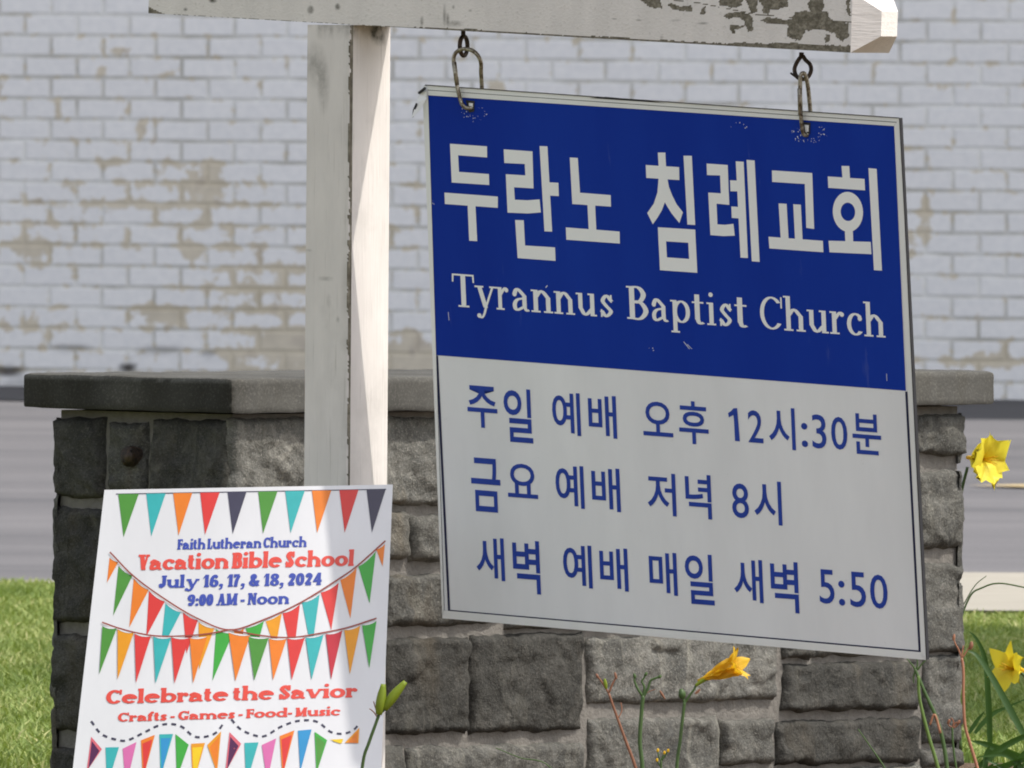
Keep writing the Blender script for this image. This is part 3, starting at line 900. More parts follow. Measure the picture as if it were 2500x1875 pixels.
def word_line(text, s, h, st, sl, gap, space):
    x, out = 0, []
    for ch in text:
        if ch == ' ': x += space; continue
        g, adv = glyph(ch, s, h, st, sl)
        x0, x1 = bbox(g)
        out += [[(p[0] - x0 + x, p[1]) for p in q] for q in g]
        x += x1 - x0 + gap
    return out, x - gap
def place(polys, width, bl, br, caph, vdir=(0, -1)):
    """units to photo pixels: baseline from bl to br, capitals caph pixels high along vdir"""
    ux, uy = (br[0] - bl[0]) / width, (br[1] - bl[1]) / width
    k = caph / 146
    return [[(bl[0] + ux * p[0] + vdir[0] * k * p[1], bl[1] + uy * p[0] + vdir[1] * k * p[1]) for p in q] for q in polys]

# ------------------------------------------------------------------ the hanging church sign
SO = CORNER + E2 * (W / 2 - .008)
TL, TR_ = hit(1033, 209, SO, -E2), hit(2197, 289, SO, -E2)
ex = (TR_ - TL).normalized()
def ortho(x, y, p):                                   # the pixel's point square below p
    r = ray(x, y)
    return CAM + r * ((p - CAM).dot(ex) / r.dot(ex))
BL = ortho(1081, 1509, TL); BR = ortho(2263, 1611, TR_)
print("SIGN W %.3f H %.3f / %.3f" % ((TR_ - TL).length, (BL - TL).length, (BR - TR_).length), "swing", (BL - TL).normalized().dot(E2), (BR - TR_).normalized().dot(E2))
SIGN = Patch([TL, TR_, BR, BL])
SQ = [(1033, 209), (2197, 289), (2263, 1611), (1081, 1509)]
hs = thing('hanging_sign', tuple((BL + BR) / 2), 'large blue and white Korean church sign hanging from the beam by two hooks', 'sign')
panel('panel', SIGN, SQ, .006, [M['white'], M['dark']], hs, 24)
def sg(poly): return [tuple(q) for q in poly]
TRIM_T = [(1044, 208.5), (2197, 289), (2183.5, 307.5), (1046, 232)]
trim = [TRIM_T, [(2197, 289), (2263, 1611), (2250, 1600), (2184.5, 307)], [(1081, 1509), (1083, 1490), (2250, 1592), (2263, 1611)], [(1033, 222), (1046, 222), (1085, 1492), (1081, 1509)]]
def prism_px(name, polys, patch, h0, h1, mat, parent):
    mb = MB(); _n = 0
    for p in polys:
        t = [patch.pt(x, y, h1) for x, y in p]; b = [patch.pt(x, y, h0) for x, y in p]
        n = len(p)
        mb.add(t + b, [tuple(range(n))])
        mb.add(t + b, [(i, i + n, (i + 1) % n + n, (i + 1) % n) for i in range(n)], 1)
    return mb.build(name, mat, parent)
art('blue_field', SIGN, [(fan([(1035, 232), (2183, 307), (2212, 954), (1065, 867)]), 0)], [M['blue']], hs, 60, .0004)
prism_px('frame_trim', trim, SIGN, .0, .0012, [M['frame'], M['dark']], hs)
art('frame_seam', SIGN, [([[(1046, 219), (2190, 297.5), (2190, 299)], [(1046, 219), (2190, 299), (1046, 220.2)]], 0),
                         ([[(1440, 239), (1630, 252), (1560, 243)], [(1440, 239), (1480, 236), (1560, 243)]], 0)] , [M['dark']], hs, 80, .0014)
def lineq(a, b, wd):
    dx, dy = b[0] - a[0], b[1] - a[1]
    l = math.hypot(dx, dy); nx, ny = -dy / l * wd / 2, dx / l * wd / 2
    return [(a[0] + nx, a[1] + ny), (b[0] + nx, b[1] + ny), (b[0] - nx, b[1] - ny), (a[0] - nx, a[1] - ny)]
border = [lineq((1067, 868), (1097, 1493), 5.5), lineq((1095, 1492), (2248, 1592), 7.5), lineq((2246, 1593), (2213, 956), 5.5)]
art('border_line', SIGN, [(union(border), 0)], [M['navy']], hs, 80, .0005)
edge = MB()
edge_pts = [SIGN.pt(*p, .001) for p in ((2197.5, 288), (2210, 520), (2226, 860), (2243, 1210), (2263.5, 1611))]
edge.tube(edge_pts, .0012, 5)
edge.tube([SIGN.pt(*p, .002) for p in ((1040, 207), (1300, 225), (1700, 253), (2197, 287.5))], .0007, 5)
edge.build('edge_seam', M['dark'], hs)
# bent corner of the frame
fl = MB()
q = [SIGN.pt(1045, 222, .003), SIGN.pt(1046, 240, .004), SIGN.pt(1036, 268, .012), SIGN.pt(1026, 284, .02), SIGN.pt(1029, 250, .012), SIGN.pt(1030, 226, .004)]
fl.add(q + [p - SIGN.nrm(.5, .5) * .001 for p in q], [(0, 1, 5), (1, 4, 5), (1, 2, 4), (2, 3, 4), (6, 11, 7), (7, 11, 10), (7, 10, 8), (8, 10, 9)])
fl.build('bent_corner', M['frame'], hs)
fd = MB()
fd.tube([SIGN.pt(*p, .006) for p in ((1029, 226), (1036, 221), (1044, 214))], .0022, 6)
fd.tube([SIGN.pt(*p, .013) for p in ((1031, 250), (1026, 268), (1021, 284))], [.0015, .003, .0008], 6)
fd.build('torn_edge', M['dark'], hs)

A_ = lambda pts: [(1000 + x / 2.765, 300 + y / 2.765) for x, y in pts]
B_ = lambda pts: [(1550 + x / 2.7657, 300 + y / 2.7657) for x, y in pts]
def ringq(cx, cy, rx, ry, ix, iy, n=36, sk=.03):
    out = []
    for i in range(n):
        a, b = 2 * math.pi * i / n, 2 * math.pi * (i + 1) / n
        f = lambda t, p, q_: (cx + p * math.cos(t) + sk * q_ * math.sin(t), cy + q_ * math.sin(t))
        out.append([f(a, rx, ry), f(b, rx, ry), f(b, ix, iy), f(a, ix, iy)])
    return out
big = [A_(p) for p in (
    [(275, 140), (525, 158), (526, 233), (330, 218), (336, 330), (538, 345), (540, 419), (287, 402)],
    [(238, 470), (598, 497), (598, 573), (241, 547)], [(394, 550), (447, 554), (459, 798), (405, 795)],
    [(638, 178), (832, 192), (839, 442), (708, 434), (713, 518), (800, 522), (880, 516), (889, 604), (800, 611), (664, 605), (652, 346), (784, 354), (780, 277), (642, 270)],
    [(880, 156), (933, 158), (965, 734), (913, 731)], [(938, 400), (1007, 404), (1010, 494), (944, 490)],
    [(715, 655), (773, 657), (782, 827), (984, 840), (988, 931), (732, 912)],
    [(1084, 233), (1138, 236), (1153, 471), (1360, 487), (1362, 565), (1101, 547)],
    [(1203, 550), (1255, 554), (1263, 725), (1212, 722)], [(1057, 705), (1420, 733), (1422, 814), (1061, 788)])]
big += [B_(p) for p in (
    [(158, 200), (208, 200), (213, 296), (163, 293)], [(76, 284), (301, 298), (303, 386), (80, 371)],
    [(163, 370), (222, 374), (232, 430), (255, 490), (285, 550), (327, 603), (303, 676), (250, 610), (222, 565), (205, 535), (185, 590), (155, 640), (124, 684), (86, 608), (130, 545), (155, 470)],
    [(331, 221), (387, 222), (410, 689), (357, 686)],
    [(158, 704), (410, 720), (414, 812), (162, 796)], [(162, 796), (213, 797), (219, 909), (168, 905)], [(363, 806), (414, 810), (420, 924), (369, 920)], [(168, 904), (420, 922), (424, 1012), (172, 994)],
    [(487, 274), (629, 284), (640, 553), (554, 545), (560, 684), (610, 688), (668, 681), (677, 761), (600, 764), (513, 757), (498, 470), (583, 475), (578, 354), (490, 352)],
    [(684, 259), (737, 262), (766, 912), (716, 909)], [(645, 387), (696, 389), (700, 462), (648, 461)], [(654, 564), (704, 567), (709, 645), (657, 641)], [(757, 249), (811, 253), (845, 938), (792, 934)],
    [(928, 320), (1200, 338), (1213, 716), (1160, 708), (1150, 412), (930, 398)],
    [(973, 543), (1027, 546), (1040, 778), (987, 775)], [(1072, 549), (1123, 552), (1135, 788), (1084, 783)], [(905, 768), (1272, 796), (1275, 873), (911, 847)],
    [(1398, 290), (1450, 291), (1455, 374), (1404, 370)], [(1305, 361), (1553, 378), (1557, 455), (1309, 438)],
    [(1420, 718), (1474, 722), (1477, 812), (1424, 806)], [(1310, 795), (1595, 803), (1600, 886), (1317, 873)], [(1580, 305), (1635, 310), (1671, 997), (1617, 994)])]
big += [B_(p) for p in ringq(1441, 600, 102, 135, 49, 62)]
art('lettering', SIGN, [(union(big), 0)], [M['letter_white']], hs, 60, .0009)
roman = []
def letters(text, spans, conv, bl0, bl1, caph):
    for ch, (x0, x1) in zip(text, spans):
        g, adv = glyph(ch, 20.5, 8.5, 7.5, 11)
        a, b = bbox(g)
        base = lambda x: bl0[1] + (bl1[1] - bl0[1]) * (x - bl0[0]) / (bl1[0] - bl0[0])
        m = (x0 + x1) / 2
        for q in g:
            roman.append(conv([(x0 + (p[0] - a) / (b - a) * (x1 - x0) - .042 * p[1] * caph / 146, base(x0 + (p[0] - a) / (b - a) * (x1 - x0)) - p[1] * caph / 146) for p in q]))
letters("TyrannusB", [(295, 445), (447, 592), (590, 674), (700, 815), (826, 972), (981, 1120), (1130, 1268), (1288, 1382), (1472, 1618)], A_, (330, 1240), (1540, 1326), 222)
letters("aptistChurch", [(120, 232), (247, 378), (393, 477), (492, 552), (573, 664), (680, 768), (852, 1002), (1012, 1157), (1168, 1312), (1322, 1420), (1438, 1542), (1553, 1696)], B_, (170, 1340), (1690, 1449), 222)
art('lettering', SIGN, [(union(roman), 0)], [M['letter_white']], hs, 60, .0009)

fc = bpy.data.curves.new('t', 'FONT')
fo = bpy.data.objects.new('t', fc)
COL.objects.link(fo)
gcache = {}
def fglyph(ch, off):
    if (ch, off) not in gcache:
        fc.body = ch; fc.offset = off; fc.resolution_u = 4
        dg = bpy.context.evaluated_depsgraph_get(); dg.update()
        ev = fo.evaluated_get(dg); me = ev.to_mesh()
        me.calc_loop_triangles()
        gcache[(ch, off)] = ([(v.co.x, v.co.y) for v in me.vertices], [tuple(t.vertices) for t in me.loop_triangles])
        ev.to_mesh_clear()
    return gcache[(ch, off)]
CC = lambda b: (1050 + b[0] / 2.5517, 850 + b[1] / 2.5517, 1050 + b[2] / 2.5517, 850 + b[3] / 2.5517)
DD = lambda b: (1600 + b[0] / 2.369, 900 + b[1] / 2.369, 1600 + b[2] / 2.369, 900 + b[3] / 2.369)
ROWS = [
    [('주', CC((228, 228, 425, 503))), ('일', CC((455, 245, 645, 594))), ('예', CC((757, 268, 943, 548))), ('배', CC((982, 286, 1168, 565))), ('오', CC((1322, 326, 1517, 556))),
     ('후', DD((132, 182, 313, 443))), ('1', DD((422, 228, 490, 420))), ('2', DD((533, 238, 627, 432))), ('시', DD((652, 218, 815, 472))), (':', DD((843, 312, 885, 455))), ('3', DD((903, 262, 993, 465))), ('0', DD((1014, 275, 1115, 472))), ('분', DD((1136, 255, 1311, 503)))],
    [('금', CC((251, 678, 447, 1027))), ('요', CC((479, 713, 675, 940))), ('예', CC((778, 722, 966, 1002))), ('배', CC((1003, 738, 1191, 1022))), ('저', (1579, 1151.8, 1652.8, 1261)),
     ('녁', DD((170, 605, 330, 873))), ('8', DD((440, 660, 545, 868))), ('시', DD((567, 642, 737, 908)))],
    [('새', CC((283, 1172, 470, 1452))), ('벽', CC((511, 1190, 693, 1535))), ('예', CC((825, 1217, 1016, 1498))), ('배', CC((1053, 1236, 1240, 1517))), ('매', (1583.4, 1345, 1655.7, 1455)),
     ('일', DD((168, 1065, 345, 1370))), ('새', DD((450, 1095, 628, 1357))), ('벽', DD((663, 1108, 835, 1416))), ('5', DD((945, 1158, 1040, 1363))), (':', DD((1058, 1225, 1100, 1372))), ('5', DD((1122, 1172, 1222, 1383))), ('0', DD((1239, 1187, 1348, 1392)))]]
for row in ROWS:
    tris = []
    for ch, (x0, y0, x1, y1) in row:
        if ch == '1':
            tris += union([[(1600 + x / 2.369, 900 + y / 2.369) for x, y in p] for p in
                           ([(453, 229), (474, 228), (490, 420), (462, 418), (456, 300), (452, 264)], [(453, 229), (462, 262), (426, 282), (422, 256), (440, 244)])])
            continue
        vs, ts = fglyph(ch, .012 if ord(ch) > 200 else .006)
        ax, bx = min(v[0] for v in vs), max(v[0] for v in vs); ay, by = min(v[1] for v in vs), max(v[1] for v in vs)
        Wb, Hb = x1 - x0, y1 - y0
        mh, mv = .078, .042
        ww = (Wb - mv * Hb) / (1 - mh * mv); hh = Hb - mh * ww
        cx, cy = (x0 + x1) / 2, (y0 + y1) / 2
        def tf(v):
            u = (v[0] - ax) / (bx - ax) - .5; t = .5 - (v[1] - ay) / (by - ay)
            return (cx + u * ww + t * hh * mv, cy + t * hh + u * ww * mh)
        pv = [tf(v) for v in vs]
        tris += [[pv[i] for i in t] for t in ts]
    art('lettering', SIGN, [(tris, 0)], [M['letter_blue']], hs, 80, .0006)
bpy.data.objects.remove(fo); bpy.data.curves.remove(fc)
# chipped vinyl round the hooks and along the left edge
chips = [lineq(a, b, w_) for a, b, w_ in (((1670, 834), (1684, 852), 1.1), ((1678, 840), (1690, 852), .9), ((1095, 762), (1097, 782), 1.0), ((2165, 912), (2166, 930), .9), ((1333, 702), (1337, 697), 2))]
for (cx, cy, n_, r) in ((1165, 262, 26, 40), (1975, 312, 46, 48), (1050, 485, 7, 14), (1800, 296, 6, 26), (1590, 846, 4, 12)):
    for _ in range(n_):
        a = random.uniform(0, 6.28); rr = r * random.uniform(.45, 1)
        x, y, s = cx + rr * math.cos(a), cy + 6 + rr * .75 * abs(math.sin(a)) * random.choice((1, 1, 1, -.3)), random.uniform(.4, 1.3)
        chips.append([(x - s, y), (x, y - s * 1.4), (x + s * .8, y + s * .2), (x - s * .1, y + s * 1.5)])
art('paint_chips', SIGN, [(union(chips), 0)], [M['letter_white']], hs, 60, .0006)

# screw eyes (parts of the beam) and snap hooks (things of their own)
def loop3(c, ax, ay, rx, ry, n=24, a0=0, a1=360):
    return [c + ax * rx * math.cos(math.radians(a0 + (a1 - a0) * i / n)) + ay * ry * math.sin(math.radians(a0 + (a1 - a0) * i / n)) for i in range(n + 1)]
beamc = CORNER + E2 * W / 2
def eyeat(x, y): return hit(x, y, beamc, -E2)
k = mpx(29.6)
def child(mb, name, mat, par, smooth=True):
    o = mb.build(name, mat, None, smooth)
    o.parent = par
    o.matrix_parent_inverse = par.matrix_world.inverted() if par.type != 'EMPTY' else Matrix.Translation(-par.location)
    return o
bpy.context.view_layer.update()
XR, YD = RT, -UP
# near the post: eye seen almost edge on
e1 = MB(); c = eyeat(1132, 112)
nrm_side = (E1 * .94 + E2 * -.1).normalized()
e1.tube(loop3(c, (XR * .42 + FW * .9).normalized(), ZZ, .0135, 24 * k, 24)[:-1], .0034, 8, closed=True)
e1.tube([eyeat(1131, 70), eyeat(1131, 92)], .0034, 8)
child(e1, 'screw_eye', M['rust'], beam)
e2_ = MB(); c = eyeat(1960, 166)
e2_.tube([eyeat(1957, 128), eyeat(1956, 140)], .0036, 8)
e2_.tube([c + XR * (dx * k) - UP * (dy * k) for dx, dy in [(p[0], p[1]) for p in smooth_path([(-4, -28), (-14, -14), (-20, 3), (-15, 20), (-2, 27), (12, 22), (20, 6), (17, -9), (6, -20), (0, -30)], 4)]], .0031, 8)
e2_.tube([c + XR * (dx * k) - UP * (dy * k) for dx, dy in ((-30, 12), (-18, 20), (-6, 22))], [.0015, .0022, .002], 6)
child(e2_, 'screw_eye', M['rust'], beam)
def hook(label, body, gate, holepx):
    c0 = SIGN.pt(*holepx, .004)
    t = thing('snap_hook', tuple(c0), label, 'hook', 'hooks holding up the church sign')
    b = MB(); b.tube(smooth_path(body, 5), .0031, 8); b.build('hook_body', M['brass'], t, True)
    g = MB(); g.tube(gate, .0034, 8); g.build('gate', M['brass'], t, True)
    return t
def sgp(x, y, h): return SIGN.pt(x, y, h)
hook('tarnished wide snap hook seen face on, between the beam and the sign near the post',
     [sgp(1164, 222, -.012), sgp(1166, 180, -.008), sgp(1169, 150, -.004), sgp(1160, 128, 0), sgp(1140, 119, .002), sgp(1122, 124, .004), sgp(1114, 142, .006), sgp(1120, 185, .007), sgp(1128, 225, .008), sgp(1138, 255, .008), sgp(1150, 264, .003), sgp(1155, 255, -.008)],
     [sgp(1116, 150, .0068), sgp(1125, 206, .0085)], (1150, 252))
hook('slim snap hook seen edge on, under the flaking right end of the beam',
     [sgp(1972, 300, -.008), sgp(1969, 250, -.007), sgp(1966, 205, -.005), sgp(1963, 180, -.001), sgp(1960, 184, .005), sgp(1961, 220, .007), sgp(1962, 260, .007), sgp(1964, 296, .007), sgp(1967, 322, .006), sgp(1971, 330, .002), sgp(1974, 318, -.007)],
     [sgp(1961, 214, .0085), sgp(1963, 280, .0085)], (1969, 310))
# holes in the sign where the hooks pass: a dark rim and the bright wall seen through
for (x, y, w_, h_) in ((1149, 258, 7, 10), (1969, 312, 7, 11)):
    art('hook_hole', SIGN, [([[(x - w_ - 4, y - h_ - 4), (x + w_ + 4, y - h_ - 2), (x + w_ + 3, y + h_ + 4)], [(x - w_ - 4, y - h_ - 4), (x + w_ + 3, y + h_ + 4), (x - w_ * .4, y + h_ + 7)]], 0),
                            ([[(x - w_ * .5, y - h_ * .7), (x + w_, y - h_ * .6), (x + w_ * .9, y + h_ * .8)], [(x - w_ * .5, y - h_ * .7), (x + w_ * .9, y + h_ * .8), (x - w_ * .1, y + h_)]], 1)], [M['dark'], M['letter_white']], hs, 60, .0012)

# ------------------------------------------------------------------ the yard sign leaning on the post
PQ = [(255, 1196), (959, 1183), (925, 2025), (159.5, 2037)]
yTL, yTR = at(255, 1196, 29.53), at(959, 1183, 29.56)
yBR, yBL = at(925, 2025, 29.33), at(159.5, 2037, 29.33)
YS = Patch([yTL, yTR, yBR, yBL], .02)
ys = thing('yard_sign', tuple((yBL + yBR) / 2), 'white vacation bible school poster board with colourful pennants leaning on the post', 'sign')
panel('panel', YS, PQ, .004, M['poster'], ys, 28)
Q_ = lambda pts: [(200 + x / 2.2888, 1150 + y / 2.2888) for x, y in pts]
def colm(n, r, g, b): return flat(n, tuple(q_ * .74 for q_ in lin(r, g, b)[:3]) + (1,), .35, .3, .03)
PC = dict(green=colm("print_green", 84, 150, 62), teal=colm("print_teal", 62, 180, 182), orange=colm("print_orange", 238, 132, 44), red=colm("print_red", 224, 66, 62), slate=colm("print_slate", 70, 68, 88),
          gold=colm("print_gold", 238, 160, 36), brown=colm("print_string", 158, 78, 66), blue=colm("print_blue", 66, 84, 176), scarlet=colm("print_scarlet", 232, 84, 72), purple=colm("print_purple", 90, 44, 84),
          pink=colm("print_pink", 222, 116, 176), sky=colm("print_sky", 56, 150, 206), yellow=colm("print_yellow", 244, 206, 40), leaf=colm("print_leaf", 70, 172, 68), crimson=colm("print_crimson", 196, 50, 64), white=M['poster'], rose=colm("print_rose", 226, 110, 124))
PK = list(PC); PM = [PC[q] for q in PK]
def pen_layer(a, b, t, col): return (fan(Q_([a, b, t])), PK.index(col))
L1 = [(union([Q_(lineq((190, 129), (1700, 102), 5))]), PK.index('slate'))]
tops = [(203, 318, 233, 370, 'green'), (360, 468, 388, 365, 'teal'), (510, 617, 540, 360, 'orange'), (661, 770, 688, 357, 'red'), (814, 920, 843, 352, 'slate'),
        (985, 1093, 1012, 350, 'green'), (1136, 1245, 1166, 347, 'teal'), (1285, 1393, 1314, 347, 'orange'), (1438, 1545, 1468, 345, 'red'), (1590, 1697, 1620, 345, 'slate')]
yb = lambda x: 130 - (x - 203) * .0178
for a, b, tx, ty, c in tops: L1.append(pen_layer((a, yb(a)), (b, yb(b)), (tx, ty), c))
art('bunting', YS, L1, PM, ys, 40, .0005, .00005)
V1 = [((155, 485), (203, 510), (140, 625), 'orange'), ((205, 530), (283, 585), (175, 808), 'green'), ((290, 600), (373, 665), (265, 875), 'orange'), ((375, 670), (463, 730), (360, 925), 'red'),
      ((467, 740), (553, 790), (440, 1010), 'teal'), ((565, 790), (648, 835), (585, 1020), 'red'), ((652, 845), (740, 880), (655, 1110), 'gold'), ((750, 885), (845, 905), (730, 1172), 'leaf'),
      ((850, 892), (905, 880), (870, 1100), 'orange'), ((915, 880), (1017, 840), (965, 1030), 'leaf'), ((1027, 840), (1117, 795), (1080, 1000), 'gold'), ((1122, 795), (1218, 745), (1178, 1060), 'red'), ((1230, 735), (1328, 690), (1283, 1010), 'teal'),
      ((1335, 680), (1435, 625), (1393, 890), 'red'), ((1443, 610), (1535, 540), (1500, 825), 'orange'), ((1545, 535), (1642, 450), (1607, 740), 'leaf'), ((1645, 440), (1693, 410), (1680, 535), 'orange')]
V2 = [((115, 868), (195, 880), (98, 1135), 'green'), ((200, 885), (290, 905), (200, 1165), 'gold'), ((295, 910), (385, 925), (303, 1185), 'red'), ((400, 927), (498, 933), (412, 1188), 'teal'), ((500, 930), (600, 935), (518, 1188), 'red'),
      ((603, 935), (700, 928), (622, 1187), 'orange'), ((820, 905), (940, 920), (858, 1175), 'orange'), ((930, 928), (1043, 935), (963, 1172), 'green'), ((1045, 938), (1143, 940), (1068, 1170), 'orange'), ((1147, 938), (1245, 933), (1172, 1170), 'red'),
      ((1250, 933), (1350, 915), (1283, 1167), 'teal'), ((1362, 913), (1455, 892), (1392, 1167), 'crimson'), ((1465, 890), (1555, 865), (1497, 1137), 'gold'), ((1565, 863), (1645, 840), (1605, 1103), 'leaf')]
def garland(pen_list, string, extra=()):
    out = []
    for a, b, t, c in pen_list:
        out.append(pen_layer(a, b, t, c))
    for a, b, t, c in pen_list:                        # scalloped white fold under the string
        m = ((a[0] + b[0]) / 2 + (t[0] - (a[0] + b[0]) / 2) * .06, (a[1] + b[1]) / 2 + (t[1] - (a[1] + b[1]) / 2) * .075)
        arc = [a] + [((1 - s_) ** 2 * a[0] + 2 * s_ * (1 - s_) * m[0] + s_ ** 2 * b[0], (1 - s_) ** 2 * a[1] + 2 * s_ * (1 - s_) * (m[1]) + s_ ** 2 * b[1]) for s_ in (.25, .5, .75)] + [b]
        out.append((union([Q_(arc)]), PK.index('white')))
    for st_ in string:
        out.append((union([Q_(p) for p in pen([tuple(q) for q in smooth_path(st_, 8)], 8, 8)]), PK.index('brown')))
    return out
art('bunting', YS, garland(V1, []), PM, ys, 40, .0005, .00002)
art('bunting', YS, garland(V2, [[(113, 847), (200, 878), (300, 905), (420, 924), (560, 924), (700, 912), (830, 888)], [(830, 888), (960, 915), (1090, 931), (1200, 930), (1350, 905), (1480, 878), (1645, 825)],
                                [(157, 455), (290, 590), (470, 722), (650, 828), (825, 890), (1010, 835), (1220, 738), (1430, 608), (1540, 530), (1695, 392)]]), PM, ys, 40, .0013, .00002)
BR_ = [((52, 1485), (112, 1555), (26, 1680), 'purple', 'rose'), ((132, 1545), (208, 1543), (140, 1760), 'teal', 'teal'), ((228, 1552), (305, 1515), (245, 1770), 'pink', 'pink'), ((330, 1505), (408, 1475), (340, 1730), 'red', 'orange'),
       ((433, 1472), (510, 1470), (440, 1710), 'sky', 'teal'), ((523, 1470), (597, 1530), (530, 1720), 'leaf', 'leaf'), ((610, 1525), (688, 1520), (620, 1760), 'yellow', 'gold'), ((700, 1532), (778, 1455), (755, 1690), 'orange', 'gold'),
       ((825, 1460), (890, 1525), (800, 1690), 'purple', 'rose'), ((908, 1520), (987, 1517), (918, 1750), 'teal', 'teal'), ((1005, 1532), (1085, 1495), (1035, 1740), 'pink', 'pink'), ((1105, 1482), (1187, 1450), (1120, 1710), 'red', 'orange'),
       ((1207, 1452), (1283, 1445), (1220, 1680), 'sky', 'sky'), ((1300, 1458), (1370, 1505), (1310, 1690), 'green', 'leaf'), ((1385, 1502), (1460, 1498), (1452, 1522), 'yellow', 'yellow'), ((1468, 1520), (1550, 1435), (1545, 1522), 'orange', 'gold')]
L3 = []
for a, b, t, c, rim in BR_:
    L3.append(pen_layer(a, b, t, rim))
    g = ((a[0] + b[0] + t[0]) / 3, (a[1] + b[1] + t[1]) / 3 - 10)
    sh = lambda p: (g[0] + (p[0] - g[0]) * .72, g[1] + 8 + (p[1] - g[1]) * .8)
    L3.append(pen_layer(sh(a), sh(b), sh(t), c))
def along(pts, dash, gap):
    P = smooth_path(pts, 10); out = []; acc = 0; on = True; cur = [P[0]]
    for a, b in zip(P, P[1:]):
        L_ = (b - a).length; pos = 0
        while pos < L_ - 1e-6:
            lim_ = dash if on else gap
            step = min(lim_ - acc, L_ - pos); pos += step; acc += step
            q_ = a + (b - a) * (pos / L_)
            if on: cur.append(q_)
            if acc >= lim_ - 1e-6:
                if on and len(cur) > 1: out.append(cur)
                on = not on; acc = 0; cur = [q_]
    return out
dashes = []
for c in ([(52, 1398), (110, 1470), (200, 1503), (260, 1503), (350, 1460), (430, 1422), (500, 1414), (560, 1430), (625, 1482), (690, 1485), (750, 1462), (792, 1410)],
          [(835, 1388), (890, 1445), (975, 1480), (1030, 1478), (1110, 1430), (1200, 1398), (1280, 1394), (1330, 1410), (1390, 1458), (1460, 1468), (1520, 1445), (1566, 1388)]):
    for d in along(c, 27, 24): dashes += pen([tuple(q_) for q_ in d], 12, 12)
L3.insert(0, (union([Q_(p) for p in dashes]), PK.index('slate')))
art('bunting', YS, L3, PM, ys, 40, .0005, .00002)
for text, x0, x1, y0, y1, ch, col, sr in (("Faith Lutheran Church", 533, 1255, 440, 425, 58, 'blue', .27), ("Vacation Bible School", 312, 1518, 556, 531, 88, 'scarlet', .32), ("July 16, 17, & 18, 2024", 428, 1338, 655, 638, 70, 'blue', .29),
                                      ("9:00 AM - Noon", 588, 1157, 756, 743, 66, 'blue', .29), ("Celebrate the Savior", 133, 1537, 1303, 1265, 78, 'scarlet', .36), ("Crafts - Games - Food- Music", 200, 1443, 1402, 1366, 50, 'scarlet', .38)):
    s = 40
    for _ in range(4):
        _, wd = word_line(text, s, 24, 20, 8, 3, 40)
        s = .5 * s + .5 * sr * ch * wd / (x1 - x0)
    P, wd = word_line(text, s, 24, 20, 8, 3, 40)
    Pp = [Q_(q_) for q_ in place(P, wd, (x0, y0), (x1, y1), ch, (.07, -1))]
    art('lettering', YS, [(union(Pp), PK.index(col))], PM, ys, 40, .0007)

# ------------------------------------------------------------------ stone wall
WN_YAW = math.radians(45)
A1 = Vector((math.cos(WN_YAW), math.sin(WN_YAW), 0))       # along the front face, right and away
A2 = Vector((-math.sin(WN_YAW), math.cos(WN_YAW), 0))      # along the left end, left and away
CC0 = at(566, 1012, 30.25)                                  # lower near corner of the coping
fcap = -A2; lcap = -A1
capR = hit(2430, 991, CC0, A2); capL = hit(54, 1005, CC0, A1)
LEN = (capR - CC0).dot(A1); DEP = (capL - CC0).dot(A2)
zc = CC0.z; TH = 89 * mpx(30.3)
OV = .034
print("WALL len %.3f depth %.3f capz %.3f" % (LEN, DEP, zc))
swl = thing('stone_wall', (CC0 + A1 * LEN / 2 + A2 * DEP / 2).to_tuple()[:2] + (0,), 'low grey rough stone wall with flat stone coping behind the signs', 'wall')
K0 = CC0 + A1 * OV + A2 * OV                                # near corner of the stonework, under the coping
wl, wdp = LEN - 2 * OV, DEP - 2 * OV
mb = MB(); ins = .009
slab(mb, Vector((K0.x, K0.y, -.1)) + A1 * ins + A2 * ins, A1 * (wl - 2 * ins), A2 * (wdp - 2 * ins), ZZ * (zc + .1 - .001))
NS = Vector((3.1, 7.7, 1.3))
SV, SF, ST = [], [], []
